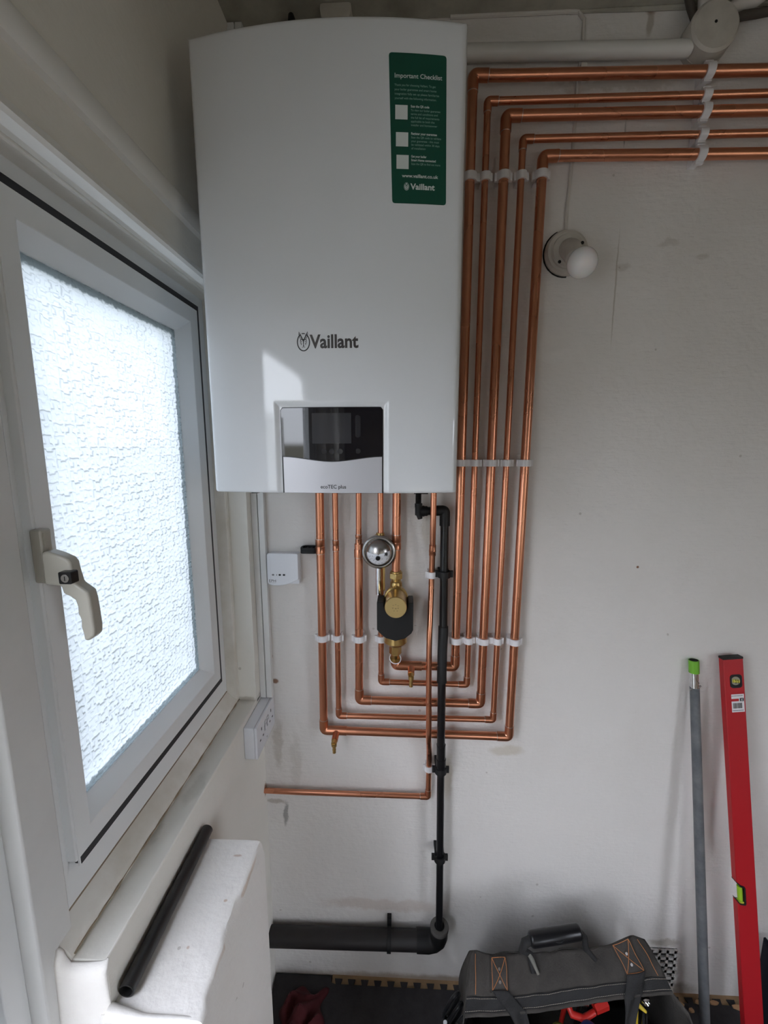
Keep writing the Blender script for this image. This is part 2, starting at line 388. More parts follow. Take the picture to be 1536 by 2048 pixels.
# window wall with its openings (one mesh)
XO = -.60
SILL, HEAD = -.6915, .341
b = MB()
b.box(XO, XW, 0, .645, FLOOR - .05, SILL)                  # below the sill
b.box(XO, XW, 0, .045, SILL - .01, HEAD + .01)                # pier between corner and window
b.box(XO, XW, 0, RD1, HEAD, CEIL + .01)                   # head
b.box(XO, XW, 1.55, 1.80, FLOOR - .05, HEAD + .01)
b.box(XO, XW, 1.79, 2.30, FLOOR - .05, -.62)
b.box(XO, XW, 2.29, RD1, FLOOR - .05, HEAD + .01)
wl = structure(b.build('wall_left', WALLL, bevel=.0025, seg=2))
b = MB()
b.box(RX1, RX1 + .1, -.05, 1.5, FLOOR - .05, CEIL + .01); b.box(RX1, RX1 + .1, 2.5, RD1, FLOOR - .05, CEIL + .01)
b.box(RX1, RX1 + .1, 1.49, 2.51, FLOOR - .05, -.95); b.box(RX1, RX1 + .1, 1.49, 2.51, .25, CEIL + .01)
structure(b.build('wall_right', FARM))
w3 = bpy.data.objects.new('added_window_3', None); COL.objects.link(w3); w3.location = W((RX1 + .05, 2.0, -.95)); structure(w3)  # unseen window added as extra light onto the window wall and ledge
b = MB(); b.box(RX1 + .03, RX1 + .08, 1.5, 1.56, -.95, .25); b.box(RX1 + .03, RX1 + .08, 2.44, 2.5, -.95, .25); b.box(RX1 + .03, RX1 + .08, 1.5, 2.5, -.95, -.89); b.box(RX1 + .03, RX1 + .08, 1.5, 2.5, .19, .25)
b.build('window_frame', UPVC, w3)
MB().box(RX1 + .05, RX1 + .054, 1.55, 2.45, -.90, .20).build('glass_pane', CLEAR, w3)
b = MB()
b.box(-.62, .5, RD1, RD1 + .1, FLOOR - .05, CEIL + .01); b.box(1.4, RX1 + .1, RD1, RD1 + .1, FLOOR - .05, CEIL + .01); b.box(.49, 1.41, RD1, RD1 + .1, .35, CEIL + .01)
structure(b.build('wall_front', FARM))
d2 = bpy.data.objects.new('added_door_2', None); COL.objects.link(d2); d2.location = W((.95, RD1, FLOOR)); structure(d2)  # unseen glazed door added as extra light from behind the camera
b = MB(); b.box(.5, .56, RD1 + .02, RD1 + .08, FLOOR, .35); b.box(1.34, 1.4, RD1 + .02, RD1 + .08, FLOOR, .35); b.box(.5, 1.4, RD1 + .02, RD1 + .08, .29, .35)
b.build('door_frame', UPVC, d2)
b = MB(); b.box(.56, .65, RD1 + .03, RD1 + .07, FLOOR, .29); b.box(1.05, 1.34, RD1 + .03, RD1 + .07, FLOOR, .29); b.box(.64, 1.26, RD1 + .03, RD1 + .07, -.34, .29); b.box(.64, 1.26, RD1 + .03, RD1 + .07, FLOOR, FLOOR + .25)
b.build('door_leaf', UPVC, d2)
MB().box(.64, 1.26, RD1 + .045, RD1 + .05, FLOOR + .24, -.33).build('door_glass', CLEAR, d2)
# painted batten and head moulding along the window wall
tr = MB().prism([(XW - .001, .4010), (XW + .010, .4020), (XW + .013, .408), (XW + .013, .430), (XW + .009, .437), (XW - .001, .4395)], 0.001, 2.6)
structure(tr.build('trim_1', TRIMM))
tr = MB().prism([(XW - .012, .3265), (XW + .004, .3275), (XW + .008, .332), (XW + .005, .3425), (XW - .001, .3455), (XW - .012, .345)], 0.001, 2.6)
structure(tr.build('trim_2', TRIMM))
# painted timber surround of the window, between plaster and frame
b = MB()
b.box(-.476, -.447, .045, .062, -.68, .345)              # far jamb
b.box(-.470, -.452, .0435, .0475, -.68, .345)
b.prism([(-.476, -.700), (-.4475, -.700), (-.4475, -.6865), (-.452, -.679), (-.476, -.657)], .045, .646)   # sill piece
b.prism([(-.476, .385), (-.440, .385), (-.440, .3385), (-.446, .3375), (-.476, .3625)], .045, .640)          # head piece
structure(b.build('trim_3', TIMBER, bevel=.002))
# jagged plaster nib on the reveal edge
random.seed(3)
pts = []
z = -.6915
L1 = []; L2 = []
while z < .33:
    L1.append((XW + random.uniform(-.0005, .0016), z)); z += random.uniform(.012, .03)
L1.append((XW, .335))
poly = L1 + [(XW - .006, .335), (XW - .006, -.6915)]
structure(MB().prism(poly, .030, .0475).build('trim_4', WALLL))
# ------------- window_1 : upvc casement with embossed glass
wn = bpy.data.objects.new('window_1', None); COL.objects.link(wn); wn.location = W((-.50, .33, -.65)); structure(wn)
def frame_mb(x0, x1, od0, od1, oz0, oz1, w, lip=0, lipw=0):
    """rectangular frame with an inner bevel: loops in (d,z)"""
    m = MB()
    O = [(od0, oz0), (od1, oz0), (od1, oz1), (od0, oz1)]
    I = [(od0 + w, oz0 + w), (od1 - w, oz0 + w), (od1 - w, oz1 - w), (od0 + w, oz1 - w)]
    I2 = [(od0 + w - lipw, oz0 + w - lipw), (od1 - w + lipw, oz0 + w - lipw), (od1 - w + lipw, oz1 - w + lipw), (od0 + w - lipw, oz1 - w + lipw)]
    rings = [(x0, O), (x1, O), (x1, I2), (x1 - lip, I), (x0, I)] if lip else [(x0, O), (x1, O), (x1, I), (x0, I)]
    vs = [(x, p[0], p[1]) for x, R in rings for p in R]; n = len(rings); fs = []
    for i in range(n):
        for k in range(4):
            fs.append((i * 4 + k, i * 4 + (k + 1) % 4, ((i + 1) % n) * 4 + (k + 1) % 4, ((i + 1) % n) * 4 + k))
    return m.add(vs, fs)
structure(frame_mb(-.545, -.475, .050, .655, -.657, .363, .060, lip=.006, lipw=.010).build('window_frame', UPVC, wn, bevel=.0015))
structure(frame_mb(-.500, -.4672, .1010, .588, -.6040, .3150, .013).build('window_seal', SEALM, wn))
sash = structure(frame_mb(-.525, -.466, .110, .598, -.591, .304, .056, lip=.024, lipw=.024).build('window_sash', UPVC, wn, bevel=.0012))
# thin raised lines down the hinge-side stile
m = MB()
m.box(-.467, -.4645, .592, .5945, -.60, .31)
m.box(-.476, -.4715, .6115, .6135, -.65, .36)
structure(m.build('window_bead', UPVC, wn))
# embossed pane
import numpy as np
def make_pane():
    d0, d1, z0, z1 = .160, .545, -.541, .256
    nu, nv = 400, 820
    U, V = np.meshgrid(np.linspace(d0, d1, nu + 1), np.linspace(z0, z1, nv + 1))
    p = .0215; pv = .0165
    rng = np.random.RandomState(5)
    ph = rng.rand(6) * 6.28
    wu = U + .0009 * np.sin(V * 210 + ph[0]) * np.sin(U * 160 + ph[1]) + .0004 * np.sin(V * 520 + ph[2] + 3 * np.sin(U * 90))
    wv = V + .0009 * np.sin(U * 230 + ph[3]) * np.sin(V * 170 + ph[4]) + .0004 * np.sin(U * 480 + ph[5] + 3 * np.sin(V * 80))
    gu, gv = wu / p, wv / pv
    i, j = np.floor(gu), np.floor(gv); fu, fv = gu - i - .5, gv - j - .5
    Hs = np.zeros_like(U)
    R = rng.rand(200, 200)
    ii, jj = i.astype(int) % 199, j.astype(int) % 199
    rr = R[ii, jj]; r2 = R[jj, ii]
    vert = ((i + j) % 2 == 0) ^ (rr > .88)
    a = np.where(vert, fu, fv); c = np.where(vert, fv, fu)
    a = a + (r2 - .5) * .16
    wid = np.where(np.abs(c) < .20 + .1 * (rr - .5), .17, .40)
    P1 = np.where(vert, p, pv); P2 = np.where(vert, pv, p)
    e = (wid - np.abs(a)) * P1
    e2 = (.49 - np.abs(c)) * P2
    ee = np.minimum(e, e2)
    s = np.clip(ee / .0022 + .5, 0, 1); s = s * s * (3 - 2 * s)
    Hs = s * .00125 * (.45 + .9 * rr) + .00006 * np.sin(U * 420) * np.sin(V * 380)
    base = W((-.4935, 0, 0)) - wn.location
    X = base.x + Hs; Yc = -U - wn.location.y; Z = V + H - wn.location.z
    vs = np.stack([X, Yc, Z], -1).reshape(-1, 3)
    idx = np.arange((nu + 1) * (nv + 1)).reshape(nv + 1, nu + 1)
    f = np.stack([idx[:-1, :-1], idx[:-1, 1:], idx[1:, 1:], idx[1:, :-1]], -1).reshape(-1, 4)
    me = bpy.data.meshes.new('glass_pane'); me.from_pydata(vs.tolist(), [], f.tolist())
    me.polygons.foreach_set('use_smooth', [True] * len(me.polygons)); me.materials.append(OBSC)
    o = bpy.data.objects.new('glass_pane', me); COL.objects.link(o); o.parent = wn; o['kind'] = 'structure'
make_pane()
# window handle on the sash stile
hd = MB()
hd.prism(rect(.5865, .6035, -.172, -.1025, .003), -.467, -.452, 'x').build('handle_plate', CREAMPL, wn, bevel=.002)
hp = MB()
base = [(-.452, -.1315), (-.4455, -.1285), (-.432, -.1325), (-.419, -.1385), (-.4150, -.1440), (-.4140, -.154), (-.4105, -.171), (-.404, -.176),
        (-.3965, -.1815), (-.3950, -.192), (-.3940, -.2080), (-.3930, -.229), (-.3942, -.240), (-.4025, -.2470), (-.4085, -.2465),
        (-.4090, -.238), (-.4110, -.228), (-.4100, -.219), (-.4130, -.2095), (-.4125, -.201), (-.4145, -.1925), (-.421, -.1875), (-.4290, -.184), (-.4310, -.1740), (-.452, -.1725)]
hp.prism(base, .590, .607, 'd').build('window_handle', CREAMPL, wn, bevel=.003, seg=3)
lk = MB().prism(rect(-.4245, -.408, -.168, -.1525, .002), .604, .616, 'd')
lk.mat(1).lathe([(0, .0052), (.0009, .0052)], (-.4160, .616, -.1605), 'd', 20)
lk.mat(0).box(-.4166, -.4154, .6165, .6172, -.1635, -.1575)
lk.build('handle_lock', [BLKP, STEEL], wn, bevel=.0008)
MB().prism(rect(.590, .600, -.1235, -.1065, .001), -.4525, -.4512, 'x').build('handle_cover', CREAMPL, wn)

# ------------- door_1 : the door set beyond the window post
dr = bpy.data.objects.new('door_1', None); COL.objects.link(dr); dr.location = W((-.50, 1.1, FLOOR)); structure(dr)
m = MB()
m.prism([(-.545, .645), (-.545, .677), (-.475, .677), (-.463, .672), (-.463, .622), (-.4755, .616), (-.4755, .645)], FLOOR, .345, 'z')
m.build('door_post', UPVCW, dr, bevel=.002)
m = MB(); m.box(-.545, -.481, .677, .7065, FLOOR, .340); m.box(-.545, -.481, 1.50, 1.56, FLOOR, .34); m.box(-.545, -.481, .70, 1.51, .312, .34); m.box(-.545, -.481, .70, 1.51, FLOOR, FLOOR + .05)
m.build('door_frame', UPVC, dr, bevel=.002)
m = MB(); m.box(-.530, -.484, .712, .765, FLOOR + .05, .312); m.box(-.530, -.484, 1.36, 1.498, FLOOR + .05, .312); m.box(-.530, -.484, .764, 1.441, .272, .312); m.box(-.530, -.484, .764, 1.441, FLOOR + .05, FLOOR + .22)
m.build('door_leaf', UPVC, dr, bevel=.002)
MB().box(-.512, -.508, .76, 1.446, FLOOR + .21, .28).build('door_glass', CLEAR, dr)
m = MB(); m.prism(rect(.716, .735, -.66, -.60, .002), -.484, -.4815, 'x'); m.mat(1).lathe([(0, .004), (.0015, .0035)], (-.4815, .7255, -.606), 'x', 16)
m.build('lock_keep', [STEEL, CHROME], dr)
# ------------- added_window_2 : unseen, added for its light, further along the same wall, behind the photographer
w2 = bpy.data.objects.new('added_window_2', None); COL.objects.link(w2); w2.location = W((-.50, 2.05, -.62)); structure(w2)
frame_mb(-.545, -.475, 1.80, 2.29, -.62, .34, .065, lip=.006, lipw=.01).build('window_frame', UPVC, w2)
MB().box(-.512, -.508, 1.86, 2.23, -.56, .28).build('glass_pane', CLEAR, w2)

# ------------- plastered ledge below the sill
b = MB()
def ledge(u, v):   # profile around the ledge: v follows inner top -> outer top -> down ; u from near to far
    return None
far, near = .3875, .652
b = MB()
n = 22
vs = []; random.seed(11)
rows = []
for i in range(n + 1):
    t = i / n; dd = near + (far - near) * t
    xo = (-.268 if t < .05 else -.2725 - .004 * t) + random.uniform(-.0016, .0012) - (.006 if .35 < t < .6 else 0)
    tw = .0025 * sin(t * 9)
    rows.append([(XW - .01, dd, -.771), (XW + .03, dd, -.7705), (xo - .03, dd, -.770 + tw * .3), (xo - .007, dd, -.7700), (xo - .002, dd, -.7715 - random.uniform(0, .001)), (xo + .0005, dd, -.7755), (-.2700, dd, -.80), (-.2700, dd, FLOOR - .02), (XW - .01, dd, FLOOR - .02)])
k = len(rows[0])
for r in rows: vs += r
fs = [(i * k + j, i * k + (j + 1) % k, (i + 1) * k + (j + 1) % k, (i + 1) * k + j) for i in range(n) for j in range(k)]
fs += [tuple(range(k)), tuple(range(n * k, n * k + k))]
b.add(vs, fs)
# rounded lip of plaster where the ledge returns to the wall end
b.tube([(-.40, .650, -.768), (-.35, .653, -.772), (-.30, .652, -.772), (-.272, .648, -.776)], [.010, .006, .005, .004], 12)
structure(b.build('trim_5', PLINTHM))
# plaster skim down the end of the window wall beside the post
def sm_(a): a = max(0, min(1, a)); return a * a * (3 - 2 * a)
def endskim(u, v):
    x = XW - .068 + .068 * sin(u * pi / 2); d = .645 + .010 * cos(u * pi / 2) + .0012 * sin(v * 23 + u * 4)
    top = SILL + (.022 * sm_((-.4455 - x) / .012))
    z = FLOOR + (top - FLOOR) * v
    if v > .985: d -= .006
    return (x, d, z)
structure(MB().grid(endskim, 24, 60).build('trim_6', PLINTHM, solid=.004))
# cracks between the timber sill and the plaster
m = MB()
for (xa, za) in ((-.4470, -.6880),):
    path = [(xa + random.uniform(-.0008, .0008), .05 + .59 * i / 40, za + .0005) for i in range(41)]
    m.tube(path, [.0009 + .0016 * random.random() for _ in path], 5)
m.tube([(-.4750, .052 + .56 * i / 20, -.6572) for i in range(21)], .0014, 5)
m.tube([(-.4485, .0448, -.67 + .99 * i / 20) for i in range(21)], .0007, 5)
structure(m.build('trim_7', simple('dirty_joint', (.30, .24, .17), rough=.9)))

# mini trunking in the corner
t = thing('cable_trunking', 'slim white cable trunking running up the corner beside the wireless receiver', 'cable trunking', (-.385, .01, -.705))
MB().box(-.3995, -.3835, .0005, .016, -.703, .94).build('trunking_base', UPVCW, t, bevel=.001)
MB().box(-.3815, -.3655, .0005, .016, -.703, .94).build('trunking_lid', UPVCW, t, bevel=.001)
MB().box(-.3835, -.3815, .0005, .010, -.703, .94).build('trunking_groove', HOLE, t)

# outside, seen only through glass and in reflections
tag(MB().box(-4.5, -.61, -3, 6, FLOOR - .25, FLOOR - .12).build('paved_yard', CONC), 'pale concrete yard outside the window', 'yard', kind='structure')
tag(MB().box(-2.9, -2.7, -2.5, 5.5, FLOOR - .12, .42).build('garden_wall', RENDERM), 'pale rendered garden wall outside the window', 'wall', kind='structure')

# ================================================================== BOILER
BX, BZ, BW, BH, BDEP = -.1198, -.0815, .441, .7205, .3370
boiler = thing('boiler', 'large white wall-hung gas boiler with a curved front and dark display', 'boiler', (BX, .010, BZ), rz=radians(-.8))
SAG = .0225; hw = BW / 2
Rb = (hw * hw + SAG * SAG) / (2 * SAG)
def front(x):    # local depth of the curved door at local x
    return BDEP + sqrt(max(0, Rb * Rb - x * x)) - (Rb - SAG)
# fascia region in local coordinates
FX0, FX1, FZ1 = -.0868, .0900, .1480
def sm(a): a = max(0, min(1, a)); return a * a * (3 - 2 * a)
def door_pt(x, z):
    d = front(x)
    e = min(hw - abs(x), BH - z); e2 = z
    rr = .010
    if e < rr: d -= rr - sqrt(max(0, rr * rr - (rr - e) ** 2))
    if e2 < .006: d -= .006 - sqrt(max(0, .006 ** 2 - (.006 - e2) ** 2))
    # shallow dished recess round the fascia
    q = max(FX0 - x, x - FX1, z - FZ1)
    d -= .0042 * (1 - sm((q - .0015) / .010))
    return d
xs = sorted(set([round(v, 5) for v in [-hw + .010 * (1 - cos(k * pi / 10)) for k in range(6)] + [hw - .010 * (1 - cos(k * pi / 10)) for k in range(6)] + [-hw + .010 + (BW - .02) * k / 40 for k in range(41)] + [FX0 - .0125 + .0014 * k for k in range(11)] + [FX1 - .0015 + .0014 * k for k in range(11)]]))
zs = sorted(set([round(v, 5) for v in [.006 * (1 - cos(k * pi / 8)) for k in range(5)] + [BH - .010 * (1 - cos(k * pi / 10)) for k in range(6)] + [.01 + (BH - .02) * k / 36 for k in range(37)] + [FZ1 - .0015 + .0014 * k for k in range(11)]]))
m = MB(); nx, nz = len(xs), len(zs)
vs = [(x, door_pt(x, z), z) for z in zs for x in xs]
fs = [(j * nx + i, j * nx + i + 1, (j + 1) * nx + i + 1, (j + 1) * nx + i) for j in range(nz - 1) for i in range(nx - 1)]
m.add(vs, fs)
# returns down the sides of the door
per = [(i, 0) for i in range(nx)] + [(nx - 1, j) for j in range(1, nz)] + [(i, nz - 1) for i in range(nx - 2, -1, -1)] + [(0, j) for j in range(nz - 2, 0, -1)]
o0 = len(m.v); loop = [j * nx + i for i, j in per]
m.v += [(m.v[q][0], BDEP - .045, m.v[q][2]) for q in loop]
for a in range(len(loop)):
    bq = (a + 1) % len(loop); m.f.append([loop[a], loop[bq], o0 + bq, o0 + a]); m.mi.append(0)
m.f.append([o0 + a for a in range(len(loop))]); m.mi.append(0)
m.build('front_cover', BOILERW, boiler, local=True, sharp=50)
MB().prism(rect(-hw + .003, hw - .003, .003, BH - .003, .004), 0, BDEP - .045, 'd').build('casing', BODYG, boiler, local=True)
def on_door(x, z, off): return (x, front(x) + off, z)
# display panel (gloss black) and silver flap below, with a wavy joint
def wave(x):
    t = (x - FX0) / (FX1 - FX0)
    return .0655 - .0085 * sm(1 - abs(t - .5) / .5) ** 1.0
def panel(x0, x1, zlo, zhi, off, n=48, rad=.004, back=.004):
    m = MB(); A = []; B = []
    for i in range(n + 1):
        x = x0 + (x1 - x0) * i / n
        lo = zlo(x) if callable(zlo) else zlo; hi = zhi(x) if callable(zhi) else zhi
        e = min(x - x0, x1 - x)
        if e < rad and not callable(zhi): hi -= rad - sqrt(max(0, rad * rad - (rad - e) ** 2))
        A.append((x, lo)); B.append((x, hi))
    vs = [(x, front(x) + off, z) for x, z in A] + [(x, front(x) + off, z) for x, z in B] + [(x, front(x) + off - back, z) for x, z in A] + [(x, front(x) + off - back, z) for x, z in B]
    N = n + 1; fs = []
    for i in range(n):
        fs += [(i, i + 1, N + i + 1, N + i), (2 * N + i, 3 * N + i, 3 * N + i + 1, 2 * N + i + 1), (i, 2 * N + i, 2 * N + i + 1, i + 1), (N + i, N + i + 1, 3 * N + i + 1, 3 * N + i)]
    fs += [(0, N, 3 * N, 2 * N), (n, 2 * N + n, 3 * N + n, N + n)]
    return m.add(vs, fs)
panel(FX0 - .0008, FX1 + .0008, .0006, FZ1 + .0008, -.0036, rad=.005).build('fascia_gap', SEALM, boiler, local=True)
dp = panel(FX0 + .0006, FX1 - .0006, wave, FZ1 - .0006, -.0020, rad=.004).build('display_panel', GLOSSB, boiler, local=True, label='glossy black display panel')
panel(FX0 + .0022, FX1 - .0012, .0012, lambda x: wave(x) - .0016, -.0018).build('control_flap', SILVERP, boiler, local=True, label='silver drop-down flap')
def flat_patch(poly, off, name, mat, par, th=.0002):
    m = MB(); n = len(poly)
    vs = [(p[0], front(p[0]) + off + th, p[1]) for p in poly] + [(p[0], front(p[0]) + off, p[1]) for p in poly]
    m.add(vs, [tuple(range(n)), tuple(range(n, 2 * n))] + [(i, (i + 1) % n, n + (i + 1) % n, n + i) for i in range(n)])
    return m.build(name, mat, par, local=True)
def dense(poly, n=8):
    out = []
    for i in range(len(poly)):
        a, c = poly[i], poly[(i + 1) % len(poly)]
        for k in range(n): out.append((a[0] + (c[0] - a[0]) * k / n, a[1] + (c[1] - a[1]) * k / n))
    return out
lcdm = panel(-.0318, .0362, .0870, .1385, -.00188, n=16, rad=0.0001, back=.0004); lcdm.build('screen', LCD, dp, local=True)
for (cx, cz) in ((-.0115, .0735), (.0020, .0735), (.0165, .0735), (.0475, .0740)):
    MB().prism(circ(cx, cz, .0046, 20), front(cx) - .0022, front(cx) - .00185, 'd').build('touch_key', BUTT, dp, local=True)
MB().prism(rect(.0425, .0525, .097, .135, .0049, 6), front(.047) - .0022, front(.047) - .00185, 'd').build('touch_slider', BUTT, dp, local=True)
text_obj('ecoTEC plus', 'flap_lettering', .0092, BLACKINK, lambda x, z, e: on_door(x, z, -.0018 + e), boiler, 'CENTER', sx=.96, local=True, thick=.00012, bold=.00012).data.transform(Matrix.Translation((.0035, 0, .0090)))
# main lettering and hare emblem on the door
def lx(px): return px
TX0, TZ0 = -.0300, .2425
def dtext(body, name, x, z, size, mat, off=.0001, bold=0, width=None, par=None, align='LEFT', thick=.0001):
    xs_ = {}
    def fn(tx, tz, e):
        X = x + tx; return (X, front(X) + off + e, z + tz)
    return text_obj(body, name, size, mat, fn, par or boiler, align, bold=bold, width=width, local=True, thick=thick)
dtext('Vaillant', 'brand_lettering', -.0300, .2445, .0298, GREYINK, bold=.0008, width=.0815)
def curve_strip(pts, w, off, m, close=False):
    """flat ribbon along pts (x,z) of half width w (number or list) on the door"""
    n = len(pts); ws = w if isinstance(w, list) else [w] * n; A = []; B = []
    for i in range(n):
        a = pts[(i - 1) % n] if (close or i) else pts[0]; c = pts[(i + 1) % n] if (close or i < n - 1) else pts[-1]
        tx, tz = c[0] - a[0], c[1] - a[1]; l = math.hypot(tx, tz) or 1
        nx_, nz_ = -tz / l, tx / l
        A.append((pts[i][0] + nx_ * ws[i], pts[i][1] + nz_ * ws[i])); B.append((pts[i][0] - nx_ * ws[i], pts[i][1] - nz_ * ws[i]))
    th = .0002
    for i in range(n if close else n - 1):
        j = (i + 1) % n; q = [A[i], A[j], B[j], B[i]]
        vs = [(p[0], front(p[0]) + off + th, p[1]) for p in q] + [(p[0], front(p[0]) + off, p[1]) for p in q]
        m.hexa(vs)
def hare(cx, cz, s, name, mat, par, off):
    """oval ring with a hare's head; s = half height of the oval"""
    m = MB(); P = lambda a, c: (cx + a * s, cz + c * s)
    ring = [P(.72 * sin(t), .96 * cos(t)) for t in [radians(26 + 308 * k / 36) for k in range(37)]]
    curve_strip(ring, .062 * s, off, m)
    curve_strip([P(.72 * sin(t), .96 * cos(t)) for t in [radians(-15 + 30 * k / 6) for k in range(7)]], .05 * s, off, m)
    for q in (-1, 1):
        curve_strip([P(q * .03, .12), P(q * .17, .42), P(q * .34, .82), P(q * .52, 1.16)], [.02 * s, .07 * s, .055 * s, .01 * s], off, m)     # inner ear line
        curve_strip([P(q * .52, 1.16), P(q * .52, .86), P(q * .42, .55), P(q * .30, .30)], [.008 * s, .035 * s, .035 * s, .02 * s], off, m)   # outer ear line
        curve_strip([P(q * .30, .32), P(q * .36, .10), P(q * .33, -.12), P(q * .24, -.36)], [.05 * s, .03 * s, .022 * s, .01 * s], off, m)   # cheek
        curve_strip([P(q * .06, .20), P(q * .16, .34), P(q * .30, .30)], [.07 * s, .05 * s, .03 * s], off, m)
        curve_strip([P(q * .14, .06), P(q * .23, .10), P(q * .29, -.05)], [.015 * s, .03 * s, .015 * s], off, m)                             # eye
        curve_strip([P(q * .20, -.20), P(q * .27, -.16)], .05 * s, off, m)
        curve_strip([P(0, -.50), P(q * .10, -.60), P(q * .19, -.52)], .022 * s, off, m)
    curve_strip([P(0, .36), P(0, .05), P(0, -.45)], [.11 * s, .055 * s, .03 * s], off, m)
    curve_strip([P(-.07, -.42), P(.07, -.42)], .05 * s, off, m)
    return m.build(name, mat, par, local=True)
hare(-.0418, .2540, .0143, 'hare_emblem', BLACKINK, boiler, .0001)
# feet of the cover
MB().box(-.150, -.138, BDEP - .02, BDEP + .004, -.002, .001).build('cover_catch', BLKP, boiler, local=True)
MB().box(.145, .170, BDEP - .02, BDEP + .002, -.002, .001).build('cover_catch', BLKP, boiler, local=True)

# the green checklist sticker: lies on the boiler, a thing of its own
SX0, SX1, SZ0, SZ1 = .1005, .1880, .4625, .6690
stk = thing('sticker', 'tall green checklist sticker with white print on the boiler front', 'sticker', (BX, .010, BZ), rz=radians(-.8))
m = MB(); outl = rect(0, 1, 0, 1, 0)
def sk(x, z): # sticker leans a little: shear
    t = (SZ1 - z) / (SZ1 - SZ0); return x + .0055 * t * (1 if x < (SX0 + SX1) / 2 else .62)
n = 14; N = n + 1
rad = .004; A = []; B = []
for i in range(n + 1):
    x = SX0 + (SX1 - SX0) * i / n
    A.append(x)
xsn = sorted(set([SX0, SX0 + .0006, SX0 + .0016, SX0 + .004, SX1 - .004, SX1 - .0016, SX1 - .0006, SX1] + A)); n = len(xsn)
lo = []; hi = []
for x in xsn:
    e = min(x - SX0, SX1 - x); c = (rad - sqrt(max(0, rad * rad - (rad - e) ** 2))) if e < rad else 0
    lo.append((sk(x, SZ0 + c), SZ0 + c)); hi.append((sk(x, SZ1 - c), SZ1 - c))
vs = [(p[0], front(p[0]) + .0006, p[1]) for p in lo + hi] + [(p[0], front(p[0]) + .0002, p[1]) for p in lo + hi]
fs = []
for i in range(n - 1):
    fs += [(i, i + 1, n + i + 1, n + i), (2 * n + i, 3 * n + i, 3 * n + i + 1, 2 * n + i + 1), (i, 2 * n + i, 2 * n + i + 1, i + 1), (n + i, n + i + 1, 3 * n + i + 1, 3 * n + i)]
fs += [(0, n, 3 * n, 2 * n), (n - 1, 3 * n - 1, 4 * n - 1, 2 * n - 1)]
m.add(vs, fs).build('backing', GREEN, stk, local=True)
def stext(body, u, v, size, mat, width, bold=0, name='lettering'):
    """u,v in 0..1 from the sticker's top-left"""
    x = SX0 + (SX1 - SX0) * u; z = SZ1 - (SZ1 - SZ0) * v; x = x + .0055 * v * (1 - .38 * u)
    return dtext(body, name, x, z, size, mat, off=.0006, bold=bold, width=width, par=stk, thick=.00006)
stext('Important Checklist', .085, .1600, .0088, WHITEINK, .0725, bold=.00008, name='heading_lettering')
for i, (s, w) in enumerate((('Thank you for choosing Vaillant. To get', .063), ('your boiler guarantee and smart home', .064), ('integration fully set up please familiarise', .068), ('yourself with the following information.', .064))):
    stext(s, .085, .2135 + .0285 * i, .0042, PALEINK, w, name='body_lettering')
for i, (s, w) in enumerate((('Scan the QR code', .0285), ('To view our boiler guarantee', .0455), ('terms and conditions and', .0415), ('the full list of requirements', .0440), ('applicable to both the', .0365), ('installer and homeowner', .0405))):
    stext(s, .365, .3500 + .0245 * i, .0042 if i else .0046, PALEINK if i else WHITEINK, w, bold=0 if i else .0001, name='body_lettering')
for i, (s, w) in enumerate((('Register your guarantee', .0400), ('Scan the QR code to validate', .0465), ('your guarantee - this must', .0435), ('be validated within 30 days', .0440), ('of installation', .0220))):
    stext(s, .365, .5300 + .0245 * i, .0042 if i else .0046, PALEINK if i else WHITEINK, w, bold=0 if i else .0001, name='body_lettering')
for i, (s, w) in enumerate((('Get your boiler', .0240), ('Smart Home connected', .0385), ('Scan the QR to find out more', .0455))):
    stext(s, .360, .6830 + .0250 * i, .0042 if i == 2 else .0046, PALEINK if i == 2 else WHITEINK, w, bold=0 if i == 2 else .0001, name='body_lettering')
stext('www.vaillant.co.uk', .190, .8200, .0068, WHITEINK, .0570, bold=.00012, name='address_lettering')
stext('Vaillant', .345, .9010, .0118, WHITEINK, .0385, bold=.00032, name='brand_lettering')
# blank white squares (their codes are left out)
for vv in (.385, .565, .717):
    u0 = .085 + .01 * vv
    x0 = SX0 + (SX1 - SX0) * u0 + .0055 * vv; z1 = SZ1 - (SZ1 - SZ0) * (vv - .048)
    flat_patch(dense(rect(x0, x0 + .0190, z1 - .0195, z1), 3), .0006, 'white_square', WHITEINK, stk)
ex = SX0 + (SX1 - SX0) * .262 + .0055 * .9
flat_patch([(ex + .0042 * sin(t), .4867 + .0056 * cos(t)) for t in [2 * pi * k / 24 for k in range(24)]], .0006, 'emblem_oval', WHITEINK, stk)
hare(ex, .4867, .0049, 'hare_emblem', GREEN, stk, .0009)

